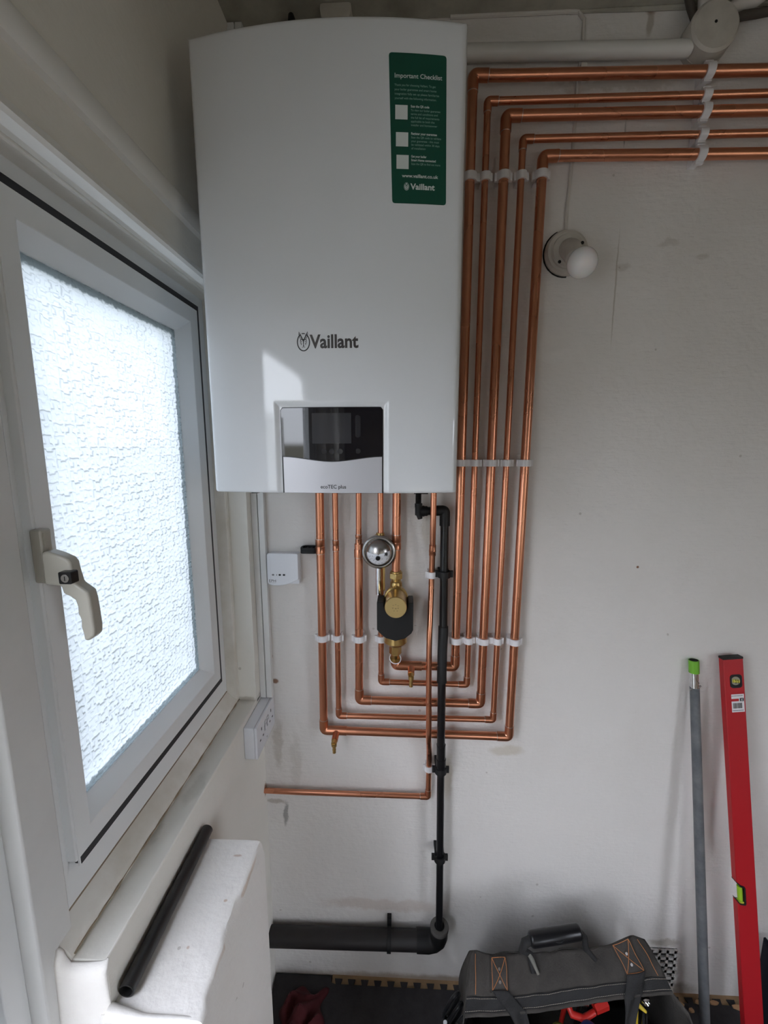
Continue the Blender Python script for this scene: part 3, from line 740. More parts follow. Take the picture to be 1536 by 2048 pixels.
# ================================================================== COPPER PIPEWORK
R22, R15 = .011, .0075
def bend_run(pts, r, br):
    return fillet(pts, br, 8)
def elbow(p, a, c, r, parent, name='elbow'):
    """end-feed elbow at corner p between directions to a and c"""
    p, a, c = Vector(p), Vector(a), Vector(c); u = (a - p).normalized(); v = (c - p).normalized()
    br = r * 1.75; ext = br + r * 1.25
    path = [p + u * ext, p + u * (br + .0001)] + fillet([p + u * br, p, p + v * br], br * .98, 8)[1:-1] + [p + v * (br + .0001), p + v * ext]
    m = MB(); m.tube(path, r + .0013, 22)
    m.mat(1)
    for w in (u, v): m.tube([p + w * (ext - .0005), p + w * (ext + .0012)], r + .0010, 22)
    return m.build(name, [COPPERF, SOLDER], parent, sharp=50)
def coupler(p, axis, r0, r1, half, parent, name='coupling'):
    p = Vector(p); w = Vector(axis).normalized(); R = max(r0, r1) + .0012
    m = MB()
    if r0 == r1:
        m.tube([p - w * half, p - w * .0016, p - w * .0008, p + w * .0008, p + w * .0016, p + w * half], [R, R, R - .0008, R - .0008, R, R], 22)
    else:
        m.tube([p - w * half, p - w * .002, p + w * .004, p + w * half], [r0 + .0012, r0 + .0012, r1 + .0012, r1 + .0012], 22)
    m.mat(1).tube([p - w * (half + .0012), p - w * (half - .0002)], r0 + .0009, 22); m.tube([p + w * (half - .0002), p + w * (half + .0012)], r1 + .0009, 22)
    return m.build(name, [COPPERF, SOLDER], parent, sharp=50)
def drain_cock(p, parent):
    """tee stub coming forward and down with a brass nozzle; p = point on the pipe centre"""
    x, d, z = p
    e1 = (x - .001, d + .034, z - .006)
    m = MB()
    m.tube([(x, d, z), (x - .0005, d + .017, z - .003), e1], [.0095, .0088, .0088], 20)
    m.tube([(x - .028, d, z), (x + .028, d, z)], R22 + .0014, 22)
    s = m.build('drain_cock', [COPPERF], parent, sharp=50, label='capped brass drain cock')
    m = MB()
    m.tube([e1, (x - .0012, d + .046, z - .009)], [.0082, .0082], 6)
    m.lathe([(0, .0062), (.004, .0066), (.008, .0060), (.0082, .0045), (.018, .0045), (.0183, .0052), (.021, .0052), (.0212, .0040), (.026, .0040)][::-1], (x - .0012, d + .043, z - .034), 'z', 18) if False else None
    c = (x - .0012, d + .042)
    m.tube([(c[0], c[1], z - .006), (c[0], c[1], z - .016), (c[0], c[1], z - .0165), (c[0], c[1], z - .036)], [.0070, .0070, .0046, .0046], 16)
    m.tube([(c[0], c[1], z - .026), (c[0], c[1], z - .028)], .0052, 16)
    m.build('drain_nozzle', BRASS, s, sharp=40)
def densify(path, step=.03):
    P = [Vector(p) for p in path]; out = [P[0]]
    for a, c_ in zip(P[:-1], P[1:]):
        L_ = (c_ - a).length; k = max(1, int(L_ / step))
        if L_ > .02: out.append(a.lerp(c_, .001 / L_))
        for i in range(1, k): out.append(a.lerp(c_, i / k))
        if L_ > .02: out.append(a.lerp(c_, 1 - .001 / L_))
        out.append(c_)
    return out
DP = .030
ZT = -.055       # pipes start inside the boiler's underside
runs = [
    # name, label, r, pts(left bottom etc.)
    ('l1', 'copper pipe forming the outermost and lowest loop under the boiler', [(-.2132, -.0825), (-.2174, -.7885), (.2972, -.7925), (.3105, .6425), (.338, .6425), (.652, .6370), (1.9, .617)], R22),
    ('l2', 'thin copper pipe just inside the outermost loop under the boiler', [(-.1733, -.0825), (-.1744, -.7425), (.2523, -.7425), (.2648, .6783), (.2909, .6780), (.648, .6758), (1.9, .665)], R15),
    ('l3', 'copper pipe forming the middle loop, widening below its reducer', [(-.1118, -.0825), (-.1166, -.6935), (.2165, -.6955), (.2255, .7255), (.2611, .7249), (.643, .7203), (1.9, .703)], R22),
    ('l4', 'thin copper pipe below the round steel dome, second loop from the centre', [(-.0563, -.0825), (-.0557, -.6375), (.1775, -.6400), (.1838, .7555), (.2106, .7548), (.640, .7520), (1.9, .7425)], R15),
    ('l5', 'copper pipe through the brass and black filter, innermost and topmost run', [(-.0145, -.0825), (-.0179, -.5885), (.1442, -.5885), (.1500, .8065), (.2086, .8040), (.6345, .7968), (1.9, .7755)], R22),
]
pipes = {}
for key, lab, pts, r in runs:
    P3 = [(p[0], DP, p[1]) for p in pts]
    t = thing('copper_pipe', lab, 'pipe', (P3[2][0], DP, P3[2][2]), group='boiler pipe runs')
    br = r * 1.75
    if key == 'l3':
        # upper part 15 mm then a reducer to 22 mm
        MB().tube([P3[0], (-.1136, DP, -.2455)], R15, 22).build('pipe', COPPER, t, sharp=50)
        body = fillet([(-.1136, DP, -.250)] + P3[1:4] + [P3[4], P3[5], P3[6]], br, 8)
        MB().tube(densify(body), r, 32).build('pipe', COPPER, t, sharp=50)
        coupler((-.1137, DP, -.262), (0, 0, -1), R15, R22, .024, t, 'reducer')
        coupler((-.1135, DP, -.236), (0, 0, -1), R15, R15, .010, t)
    else:
        MB().tube(densify(fillet(P3, br, 8)), r, 32).build('pipe', COPPER, t, sharp=50)
    elbow(P3[1], P3[0], P3[2], r, t); elbow(P3[2], P3[1], P3[3], r, t); elbow(P3[3], P3[2], P3[4], r, t)
    pipes[key] = t
coupler((-.2150, DP, -.258), (0, 0, -1), R22, R22, .019, pipes['l1'])
coupler((-.1736, DP, -.255), (0, 0, -1), R15, R15, .014, pipes['l2'])
coupler((-.0152, DP, -.245), (0, 0, -1), R22, R22, .019, pipes['l5'])
drain_cock((-.181, DP, -.7887), pipes['l1'])
drain_cock((.0262, DP, -.5885), pipes['l5'])
# steel dome fitting on the 15 mm run: screwed between nuts, lifts off as one unit
sd = thing('dome_valve', 'round steel dome fitting with a printed white label on a thin pipe', 'valve', (-.058, DP, -.266))
m = MB()
m.prism([(-.058 + .0150 * cos(radians(60 * k + 30)), .030 + .0150 * sin(radians(60 * k + 30))) for k in range(6)], -.238, -.226, 'z')
m.tube([(-.057, DP, -.228), (-.057, DP, -.220)], .0105, 20)
m.build('nut', BRASS, sd, bevel=.0008)
m = MB(); c = (-.0595, .030, -.2665)
m.lathe([(0, .030), (.004, .0400), (.012, .0432), (.024, .0432), (.0255, .0415), (.0265, .0392), (.0262, .0365), (.0225, .0350), (.0225, .0345)], c, 'd', 48)
m.build('rim', STEEL, sd, sharp=25)
m = MB(); prof = [(0.022 + .026 * sin(a), .0345 * cos(a)) for a in [radians(90 * k / 12) for k in range(13)]]
prof[-1] = (prof[-1][0], .0006)
m.lathe(prof, c, 'd', 48)
m.build('dome', STEEL, sd)
# label clinging to the lower face of the dome
def dome_pt(a, rr, off=.0004):   # a angle, rr polar (deg from the axis)
    th = radians(rr); r_ = .0345 * sin(th) + off; dd = .022 + .026 * cos(th) + off
    return (c[0] + r_ * cos(a), c[1] + dd, c[2] + r_ * sin(a))
def label_fn(u, v):
    X = (u - .5) * 2; Yv = -(v)              # disc-like lower patch
    a = radians(180 + 180 * u); rr = 8 + 50 * v
    return dome_pt(a, rr)
def polar_patch(a0, a1, r0, r1, off, n1=24, n2=8):
    return lambda u, v: dome_pt(radians(a0 + (a1 - a0) * u), r0 + (r1 - r0) * v, off)
m = MB().grid(polar_patch(172, 375, 2, 58, .0004), 32, 10)
m.build('label', WHITEPL, sd, solid=.0002, label='printed white label')
m = MB()
for k in range(9):
    a0 = 190 + k * 19
    for j in range(4):
        if random.random() < .75 and not (230 < a0 < 300 and j < 1):
            r0 = 24 + j * 9; m.grid(polar_patch(a0, a0 + random.uniform(7, 14), r0, r0 + 1.6, .0008), 4, 1)
m.build('label_print', GREYINK, sd)
m = MB(); q = dome_pt(radians(262), 14, 0); m.tube([q, (q[0], q[1] + .006, q[2] - .001)], .0058, 20); m.build('knob', BLKP, sd, bevel=.001)
m = MB().grid(polar_patch(350, 372, 26, 40, .0009), 4, 3); m.build('printed_arrow', BLACKINK, sd)
# chrome tube and brass bar hanging from the dome, in front of the pipe
m = MB(); m.tube([(-.0610, .044, -.302), (-.0610, .044, -.382)], .0075, 20); m.build('chrome_tube', CHROME, sd, sharp=50)
m = MB(); m.box(-.0500, -.0445, .040, .046, -.372, -.306); m.build('brass_bar', BRASS, sd, bevel=.001)
# magnetic filter on the 22 mm run
mf = thing('magnetic_filter', 'brass dirt filter with a black magnet saddle on a copper pipe', 'filter', (-.016, DP, -.40))
m = MB()
hexp = lambda cx, cd, R, ph=0: [(cx + R * cos(radians(60 * k + ph)), cd + R * sin(radians(60 * k + ph))) for k in range(6)]
m.prism(hexp(-.0158, DP, .0188, 30), -.3415, -.3265, 'z'); m.tube([(-.0158, DP, -.3275), (-.0158, DP, -.322)], .0145, 22)
m.build('compression_nut', BRASS, mf, bevel=.001)
MB().tube([(-.0158, DP, -.340), (-.0158, DP, -.349), (-.0158, DP, -.352), (-.0158, DP, -.375)], [.0135, .0125, .0150, .018], 22).build('inlet_neck', BRASS, mf, sharp=30)
cz = -.3885; cx = -.0152
m = MB(); m.lathe([(0, .022), (.006, .029), (.020, .0300), (.028, .0300), (.030, .0275), (.088, .0272), (.0895, .0262)], (cx, .030, cz), 'd', 48)
m.build('filter_body', [BRASS], mf, sharp=28)
m = MB()
for k in range(44):
    a = 2 * pi * k / 44; ca, sa = cos(a), sin(a)
    p0 = (cx + .0298 * ca, 0, cz + .0298 * sa)
    m.tube([(p0[0], .047, p0[2]), (p0[0], .056, p0[2])], .0014, 6)
m.lathe([(0, .0285), (.001, .0302), (.009, .0302), (.010, .0285)], (cx, .0465, cz), 'd', 48)
m.build('knurled_ring', BRASS, mf)
m = MB(); m.lathe([(0, .0262), (.0006, .0260)], (cx, .1194, cz), 'd', 40); m.build('end_face', BRASSF, mf)
m = MB()
for (a, c_, w, h) in ((-.006, .006, .004, .0015), (.0, .008, .003, .002), (.006, .005, .004, .0015), (-.007, -.001, .003, .003), (0, -.002, .004, .003), (.006, -.001, .003, .003), (-.004, -.008, .003, .002), (.004, -.008, .003, .002)):
    m.box(cx + a - w / 2, cx + a + w / 2, .1199, .1202, cz + c_ - h / 2, cz + c_ + h / 2)
m.build('stamped_marks', simple('stamped_brass', (.40, .30, .14), rough=.5, metal=.8), mf)
# black saddle
outer = [(-.0625, -.3835), (-.0625, -.455), (-.056, -.464), (-.040, -.4775), (-.016, -.4845), (.008, -.4775), (.024, -.464), (.0285, -.455), (.0285, -.3835)]
inner = [(cx + .0300 * cos(a), cz + .0300 * sin(a)) for a in [radians(6 - 192 * k / 16) for k in range(17)]]
m = MB().prism(outer + [(.0165, -.3835)] + inner + [(-.0475, -.3835)], .046, .100, 'd')
m.build('magnet_saddle', BLKM, mf, bevel=.0035, seg=3, label='black magnet saddle')
m = MB(); m.lathe([(-.012, .020), (-.002, .0305), (.010, .0300), (.016, .0300)], (-.0165, .048, -.507), 'z', 40); m.build('lower_bowl', BRASS, mf, sharp=28)
m = MB(); m.prism(hexp(-.0170, .044, .0165), -.546, -.519, 'z'); m.tube([(-.0170, .042, -.545), (-.0172, .036, -.566)], [.0125, .0105], 20)
m.build('drain_plug', BRASS, mf, bevel=.0008)
m = MB(); m.lathe([(0, .0125), (.001, .0145), (.009, .0145), (.010, .0125)], (-.0176, .034, -.572), 'z', 26)
for k in range(22):
    a = 2 * pi * k / 22; m.tube([(-.0176 + .0146 * cos(a), .034 + .0146 * sin(a), -.571), (-.0176 + .0146 * cos(a), .034 + .0146 * sin(a), -.563)], .0012, 6)
m.build('knurled_nut', BRASS, mf)
m = MB(); m.tube([(-.0170 + .0150 * cos(t), .049 + .012 * sin(t) + .004, -.556 + .009 * sin(t * 1.0 + 3.3)) for t in [2 * pi * k / 28 for k in range(29)]], .0011, 8)
m.build('white_cord', WHITEPL, mf)

# gas pipe: passes in front of the loops and turns to the window wall
gp = thing('copper_pipe', 'thin copper pipe crossing in front of the loops and turning into the window wall', 'pipe', (.077, .03, -.98))
gpts = [(.0772, .056, -.0825), (.0770, .056, -.175), (.0775, .046, -.235), (.0778, .040, -.262), (.0773, .030, -.345), (.0752, .040, -.42), (.0722, .057, -.50), (.0722, .060, -.60), (.0740, .060, -.72), (.0745, .058, -.775), (.0765, .044, -.815), (.0785, .030, -.85), (.0793, .022, -.90), (.0785, .020, -.9975), (-.30, .020, -.998), (-.42, .018, -.998)]
mid = []
P = [Vector(p) for p in gpts]
for i in range(len(P) - 4):   # smooth curve through the hand-bent part
    p0, p1, p2, p3 = P[max(i - 1, 0)], P[i], P[i + 1], P[i + 2]
    for k in range(5):
        t = k / 5; mid.append(.5 * ((2 * p1) + (p2 - p0) * t + (2 * p0 - 5 * p1 + 4 * p2 - p3) * t * t + (3 * p1 - p0 - 3 * p2 + p3) * t ** 3))
full = mid + fillet([P[-4], P[-3], P[-2], P[-1]], .013, 8)
MB().tube(densify(full), R15, 30).build('pipe', COPPER, gp, sharp=60)
elbow(gpts[-3], gpts[-4], gpts[-2], R15, gp)
m = MB(); m.tube([(.0777, .0425, -.249), (.0778, .040, -.262), (.0778, .040, -.263), (.0778, .039, -.268), (.0778, .039, -.269), (.0778, .038, -.277)], [.0088, .0088, .0094, .0094, .0089, .0089], 22)
m.build('coupling', COPPERF, gp, sharp=40)

# ------------------------------------------------------------------ pipe clips
def clip_mesh(r, mat, name='pipe_clip', dp=DP, depth=.0165, th=.0045, flare=.0045):
    """clip with its pipe axis vertical, local origin on the wall behind the pipe"""
    m = MB(); n = 20; ro, ri = r + th, r + .0004
    arc = [radians(-38 + (256) * k / n) for k in range(n + 1)]      # open at the back
    O = [(ro * cos(a), dp + ro * sin(a)) for a in arc]; I = [(ri * cos(a), dp + ri * sin(a)) for a in arc]
    poly = O + I[::-1]
    vs = [(p[0], p[1], -depth / 2) for p in poly] + [(p[0], p[1], depth / 2) for p in poly]; N = len(poly); fs = [(i, (i + 1) % N, N + (i + 1) % N, N + i) for i in range(N)]
    for i in range(n):
        fs += [(i, i + 1, N - 2 - i, N - 1 - i), (N + i, 2 * N - 1 - i, 2 * N - 2 - i, N + i + 1)]
    m.add(vs, fs)
    bw = r * .95 + .003
    m.prism([(-bw, .0002), (bw, .0002), (bw * .92, dp - r * .6), (ro * cos(arc[0]), dp + ro * sin(arc[0])), (r * .5, dp - r - .0006), (-r * .5, dp - r - .0006), (-ro * cos(arc[0]), dp + ro * sin(arc[0])), (-bw * .92, dp - r * .6)], -depth / 2, depth / 2, 'z')
    # ratchet ears
    for s in (-1, 1): m.box(min(s * (ro - .001), s * (ro + flare)), max(s * (ro - .001), s * (ro + flare)), dp - r * .5, dp + r * .15, -depth / 2, depth / 2)
    return m.build(name, mat, None, local=True, bevel=.0009, sharp=40)
c22 = clip_mesh(R22, CLIPM); c15 = clip_mesh(R15, CLIPM); protos = {R22: c22, R15: c15}; used = set()
def place_clip(r, x, z, label, group, rot=0):
    o = protos[r]
    if r in used: o = o.copy(); COL.objects.link(o)
    used.add(r)
    o.location = W((x, 0, z)); o.rotation_euler = (0, rot, 0); tag(o, label, 'pipe clip', group); return o
lowx = [(-.2150, R22), (-.1743, R15), (-.1153, R22), (-.0560, R15), (.1452, R22), (.1786, R15), (.2178, R22), (.2545, R15), (.2998, R22)]
lown = ['first pipe from the window', 'second pipe from the window', 'third pipe from the window', 'pipe behind the black saddle', 'rising pipe touching the black waste', 'second rising pipe past the black waste', 'third rising pipe past the black waste', 'fourth rising pipe past the black waste', 'rising pipe furthest from the window']
for (x, r), nm in zip(lowx, lown):
    place_clip(r, x, -.512, f'white clip in the low row, on the {nm}', 'clips in the low row')
midx = [.1463, .1812, .2210, .2602, .3040]; topx = [.1490, .1834, .2247, .2644, .3087]
rr5 = [R22, R15, R22, R15, R22]
mn = ['pipe touching the boiler side', 'thin pipe next to the boiler side pipe', 'middle pipe of the five', 'thin pipe fourth from the boiler', 'pipe furthest from the boiler']
for x, r, nm in zip(midx, rr5, mn): place_clip(r, x, -.0407, f'white clip level with the display, on the {nm}', 'clips level with the display')
for x, r, nm in zip(topx, rr5, mn): place_clip(r, x, .603, f'white clip in the top row, on the {nm}', 'clips in the top row')
for z, r, nm in zip((.7968, .7520, .7205, .6760, .6372), rr5, ('topmost', 'second highest', 'middle', 'fourth highest', 'lowest')):
    place_clip(r, .652, z, f'white clip on the {nm} of the five horizontal pipes', 'clips on the horizontal pipes', rot=pi / 2)
place_clip(R15, .0775, -.3315, 'white clip on the thin front pipe beside the black clip', 'clips on the front pipe')
o = place_clip(R15, .0797, -.9045, 'white clip on the thin front pipe just above its bottom bend', 'clips on the front pipe')
o.location = W((.0795, -.010, -.9045))

# ================================================================== CONDENSATE WASTE
cw = thing('waste_pipe', 'thin black plastic waste pipe dropping from the boiler to the floor drain', 'pipe', (.108, .04, -1.44))
RC = .01075
# corrugated hose
m = MB(); path = []; rad = []
for k in range(60):
    path.append((.0402, .040, -.0825 - .072 * k / 59)); rad.append(.0068 + .0010 * (k % 2))
m.tube(path, rad, 20).build('corrugated_hose', BLKM, cw, sharp=60)
m = MB(); m.tube([(.0407, .040, -.142), (.0407, .040, -.152), (.0407, .040, -.153), (.0409, .039, -.172)], [.0095, .0095, .0088, .0088], 20)
m.tube([(.0407, .039, -.1625), (.0468, .036, -.1625), (.0470, .036, -.1625), (.055, .035, -.1625)], [.0112, .0125, .0142, .0142], 20)
m.tube([(.055, .035, -.1625), (.063, .034, -.1625)], .0128, 20); m.tube([(.0409, .039, -.1645), (.0452, .039, -.182)], [.0088, .0060], 16)
m.build('hose_connector', BLKM, cw, sharp=35)
top = [(.057, .034, -.1625), (.1080, .033, -.1610), (.1090, .034, -.330), (.1098, .040, -.485), (.1060, .066, -.535), (.1058, .067, -.60), (.1080, .060, -.80), (.1095, .055, -.868)]
MB().tube(fillet(top, .012, 6), RC, 22).build('pipe', BLKP, cw, sharp=60)
m = MB(); m.tube([(.079, .033, -.1617), (.0935, .033, -.1613)] + fillet([(.0935, .033, -.1613), (.1080, .033, -.1610), (.1082, .033, -.175)], .014, 8)[1:-1] + [(.1082, .033, -.175), (.1084, .033, -.200)], RC + .0026, 22)
m.build('elbow', BLKM, cw, sharp=50)
m = MB(); m.tube([(.1097, .039, -.470), (.1098, .040, -.482), (.1060, .065, -.532), (.1058, .066, -.600), (.1059, .0665, -.612)], [RC + .0022, RC + .0024, RC + .0018, RC + .0018, RC + .0026], 22); m.build('offset_bend', BLKM, cw, sharp=50)
m = MB(); m.tube([(.1085, .059, -.800), (.1085, .059, -.803)], RC + .0016, 22); m.tube([(.1086, .059, -.803), (.1095, .055, -.845), (.1095, .055, -.846), (.1098, .054, -.868)], [RC + .0014, RC + .0014, RC + .0028, RC + .0028], 22); m.build('coupling', BLKP, cw, sharp=40)
MB().tube([(.1097, .054, -.860), (.1108, .046, -.93), (.1135, .046, -1.18), (.1160, .046, -1.455)], RC - .0004, 22).build('pipe', BLKP, cw, sharp=60)
cb = clip_mesh(RC + .001, BLKM, dp=.046, depth=.017, th=.0045, flare=.007)
tag(cb, 'black clip on the black waste pipe beside a white clip, topmost of three', 'pipe clip', 'black clips on the waste pipe'); cb.location = W((.1090, -.010, -.3275))
for x, z, lb in ((.1100, -.888, 'black clip on the waste pipe just below its joint, middle of three'), (.1128, -1.171, 'black clip on the waste pipe nearest the floor drain')):
    o = cb.copy(); COL.objects.link(o); o.location = W((x, 0, z)); o['label'] = lb
# spare clip left on the wall
sp = MB()
n = 18; arc = [radians(-40 + 260 * k / n) for k in range(n + 1)]
sp.prism(rect(-.024, .020, .0005, .034, .009, 4), -.0085, .0005, 'z')
sp.strip(rect(-.024, .020, .0005, .034, .009, 4), rect(-.0185, .0145, .0055, .0285, .006, 4), .0, .0075, 'z')
for a in (-.010, .002, .012): sp.box(a, a + .0045, .004, .026 - abs(a) * .6, -.001, .0050)
sp.mat(0)
q = sp.build('pipe_clip', BLKM, None, local=True, bevel=.0012)
q.location = W((-.2445, 0, -.2695)); tag(q, 'empty black clip on the wall beside the first copper pipe', 'pipe clip')
# soil / drain pipe at floor level
sl = thing('drain_pipe', 'thick dusty black drain pipe running low along the wall to a corner elbow', 'pipe', (-.15, .04, -1.49))
RS = .0265; ZS = -1.478
MB().tube([(-.43, .034, ZS - .012), (.060, .034, ZS)], RS, 32).build('pipe', SOILM, sl, sharp=60)
m = MB(); m.tube([(.050, .034, ZS), (.085, .034, ZS), (.102, .034, ZS + .004), (.113, .036, ZS + .016), (.1165, .040, ZS + .030), (.1170, .042, ZS + .060)], [RS + .003, RS + .003, RS + .002, RS + .001, RS - .001, RS - .001], 30, cap=True)
m.build('elbow', BLKM, sl, sharp=50)
m = MB(); ringc = (.1170, .042, ZS + .055)
m.lathe([(0, .0150), (0, .0268), (.010, .0275), (.0125, .0262), (.0125, .0150)], ringc, 'z', 32, closed=False); m.lathe([(.0015, .0150), (.0015, .004)], ringc, 'z', 24, closed=False)
m.build('rubber_bung', simple('grey_rubber', (.09, .085, .08), rough=.7), sl, sharp=40)
m = MB(); m.tube([(-.0395, .034, ZS - .003), (-.0275, .034, ZS - .003)], RS + .004, 30); m.box(-.0400, -.0270, .0005, .012, ZS + .020, ZS + .050); m.box(-.0400, -.0270, .008, .014, ZS + .020, ZS + .046); m.box(-.0395, -.0275, .030, .038, ZS - .038, ZS - .028)
q = m.build('pipe_bracket', BLKM, None, bevel=.001); tag(q, 'black bracket strapping the thick drain pipe to the wall', 'pipe clip')

# ================================================================== ELECTRICAL THINGS ON THE WALL
# wireless receiver
rc = thing('wireless_receiver', 'small white wireless heating receiver box with two dark buttons', 'receiver', (-.317, 0, -.368))
RX0, RX1_, RZ0, RZ1 = -.3600, -.2755, -.3660, -.2795
MB().prism(rect(RX0 + .003, RX1_ + .0005, RZ0 + .001, RZ1 - .001, .004), .0005, .020, 'd').build('back_box', WHITEPL, rc, bevel=.001)
# front cover with the swooping lower edge
poly = [(RX0, RZ1 - .004), (RX0, RZ0 + .006), (RX0 + .003, RZ0 + .0015), (RX0 + .012, RZ0 - .0015)]
for k in range(13):
    t = k / 12; poly.append((RX0 + .026 + (RX1_ - RX0 - .026) * t, RZ0 - .0022 + .0185 * t ** 2.0))
poly += [(RX1_, RZ1 - .003), (RX1_ - .003, RZ1), (RX0 + .005, RZ1 + .0005), (RX0 + .001, RZ1 - .0015)]
MB().prism(poly, .020, .0280, 'd').build('cover', WHITEPL, rc, bevel=.0022, seg=3)
m = MB()
for (px, col) in ((-.3260, 0), (-.3148, 0)): m.prism(circ(px, -.3378, .0034, 18, .0026), .0280, .0286, 'd')
m.build('button', BLACKINK, rc)
m = MB(); m.prism(circ(-.3442, -.3378, .0034, 16, .0026), .0280, .0284, 'd'); m.prism(circ(-.3345, -.3380, .0012, 10, .0022), .0280, .0284, 'd'); m.build('indicator', simple('grey_indicator', (.22, .22, .23), rough=.4), rc)
text_obj('EPH', 'maker_lettering', .0105, GREYINK, lambda x, z, e: (-.3562 + x, .0281 + e, -.3580 + z), rc, width=.0180, bold=.0, thick=.0001)
MB().box(-.3562, -.3375, .0280, .0283, -.3602, -.3598).build('underline', GREYINK, rc)
m = MB(); m.grid(lambda u, v: (RX0 + .009 + .0004 * v, .02815, RZ1 - .004 - .066 * u), 8, 1); m.build('cover_line', simple('pale_grey_line', (.50, .51, .55)), rc)
# double socket on its surface box, on the window wall beside the corner
so = thing('double_socket', 'white surface-mounted double socket on the window wall below the sill corner', 'socket', (XW, .07, -.79))
SD0, SD1, SZa, SZb = .0025, .1475, -.7910, -.7045
MB().box(XW + .0005, XW + .0270, SD0, SD1, SZa, SZb).build('surface_box', WHITEPL, so, bevel=.0015)
MB().box(XW + .0276, XW + .0345, SD0 - .0005, SD1 + .0005, SZa - .0005, SZb + .0003).build('front_plate', WHITEPL, so, bevel=.002, seg=3)
def hole(m, d, z, w, h): m.box(XW + .0342, XW + .0348, d - w / 2, d + w / 2, z - h / 2, z + h / 2)
for dc in (.112, .034):
    for (a_, z_, w_, h_) in ((0, -.7295, .0042, .0085), (-.011, -.7550, .0070, .0042), (.011, -.7550, .0070, .0042)):
        m = MB(); hole(m, dc + a_, z_, w_, h_); m.build('pin_hole', HOLE, so)
for dc in (.083, .063):
    q = MB().prism([(XW + .0343, -.727), (XW + .0375, -.729), (XW + .0350, -.7385), (XW + .0380, -.749), (XW + .0343, -.7515)], dc - .006, dc + .006, 'd').build('rocker_switch', WHITEPL, so, bevel=.0005)
    m = MB(); m.box(XW + .0344, XW + .0346, dc - .0068, dc + .0068, -.753, -.7255); m.build('switch_gap', GREYINK, so)
m = MB(); m.lathe([(0, .0025), (.0003, .0025)], (XW + .0345, .0730, -.7800), 'x', 12); m.build('screw', STEEL, so)
# batten lamp holder and bulb
lh = thing('lamp_holder', 'old cream round batten lamp holder screwed to the wall', 'lamp holder', (.384, 0, .45))
c = (.3830, 0, .4510)
m = MB(); m.lathe([(0, .0505), (.008, .0500), (.012, .0475), (.0165, .0460), (.0185, .0410), (.0180, .0375), (.0225, .0355), (.0240, .0300), (.0245, .0001)], c, 'd', 48); m.build('base', PORC, lh, sharp=28)
m = MB()
q0 = (.3832, .022, .4505); q1 = (.3840, .060, .418)
m.tube([q0, (.3832, .034, .446), (.3836, .050, .430), q1], [.0245, .0230, .0215, .0205], 30); m.build('socket_sleeve', PORC, lh, sharp=40)
for (dx, dz) in ((.0290, .0140), (-.0205, -.0260)): MB().lathe([(0, .0038), (.0004, .0038)], (c[0] + dx, .0238, c[2] + dz), 'd', 16).build('screw_hole', HOLE, lh)
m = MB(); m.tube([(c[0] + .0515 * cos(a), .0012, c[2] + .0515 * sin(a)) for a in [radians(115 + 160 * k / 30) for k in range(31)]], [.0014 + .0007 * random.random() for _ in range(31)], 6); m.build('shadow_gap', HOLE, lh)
bl = thing('light_bulb', 'round opal white light bulb in the wall lamp holder', 'light bulb', (.3865, .08, .40))
m = MB(); ctr = Vector((.3868, .0960, .3935)); ax = (Vector(q1) - Vector(q0)).normalized()
prof = []
pth = []; rd = []
for k in range(25):
    a = -88 + 176 * k / 24; pth.append(ctr + ax * (-.0 + .0312 * sin(radians(a)))); rd.append(max(.0006, .0312 * cos(radians(a))))
m.tube(pth, rd, 36); m.build('globe', BULBM, bl, sharp=80)
m = MB(); m.tube([Vector(q1) - ax * .006, Vector(q1) + ax * .004, ctr - ax * .024], [.0125, .0125, .0185], 24); m.build('cap', STEEL, bl, sharp=60)
cbm = MB(); cbm.tube([(.3795, .0025, .502), (.3800, .0025, .56), (.3855, .0022, .66), (.3870, .0022, .80), (.3930, .0022, .88), (.3925, .003, .925), (.3800, .003, .9395), (.36, .004, .9405), (.10, .004, .9405)], .0042, 8)
tag(cbm.build('painted_cable', PAINTCAB), 'thin painted-over cable rising from the lamp holder to the ceiling', 'cable')
# big round junction box and the cables around it, and white conduit
jb = thing('junction_box', 'large round painted junction box high on the wall above the pipes', 'junction box', (.66, 0, .86))
c = (.6500, 0, .8690)
m = MB(); m.lathe([(0, .0500), (.012, .0500), (.0125, .0485), (.034, .0480), (.036, .0465)], c, 'd', 48); m.build('box_body', PORC, jb, sharp=28)
m = MB(); m.lathe([(0, .0492), (.008, .0490), (.0115, .0450), (.0125, .0440), (.0130, .0001)], (c[0] - .002, .0360, c[2]), 'd', 48); m.build('lid', PORC, jb, sharp=28)
m = MB(); m.lathe([(0, .0030), (.0005, .0030)], (c[0] - .004, .0488, c[2] + .004), 'd', 14); m.build('screw', HOLE, jb)
m = MB(); m.tube([(.622, .018, .900), (.606, .022, .925), (.598, .024, .945)], .008, 12); tag(m.build('cable', DKCAB), 'dark cable leaving the top of the round junction box', 'cable')
m = MB(); m.tube([(.690, .020, .894), (.715, .022, .903), (.745, .022, .906), (.775, .022, .910), (.790, .024, .925), (.792, .026, .945)], .0085, 12); tag(m.build('cable', DKCAB), 'dark cable curving off the round junction box toward the ceiling', 'cable')
m = MB(); m.tube([(.672, .020, .914), (.70, .022, .922), (.74, .022, .928), (.765, .022, .945)], .010, 12); tag(m.build('painted_cable', PAINTCAB), 'thick painted cable above the dark curving cable by the junction box', 'cable')
m = MB(); m.tube([(.640, .022, .914), (.637, .024, .945)], .016, 14); tag(m.build('painted_cable', PAINTCAB), 'short thick painted cable between junction box and ceiling', 'cable')
m = MB(); m.tube([(-.10, .026, .8575), (.6080, .026, .8430), (.6110, .026, .8430), (.6125, .026, .8430)], [.0155, .0155, .0148, .0125], 28)
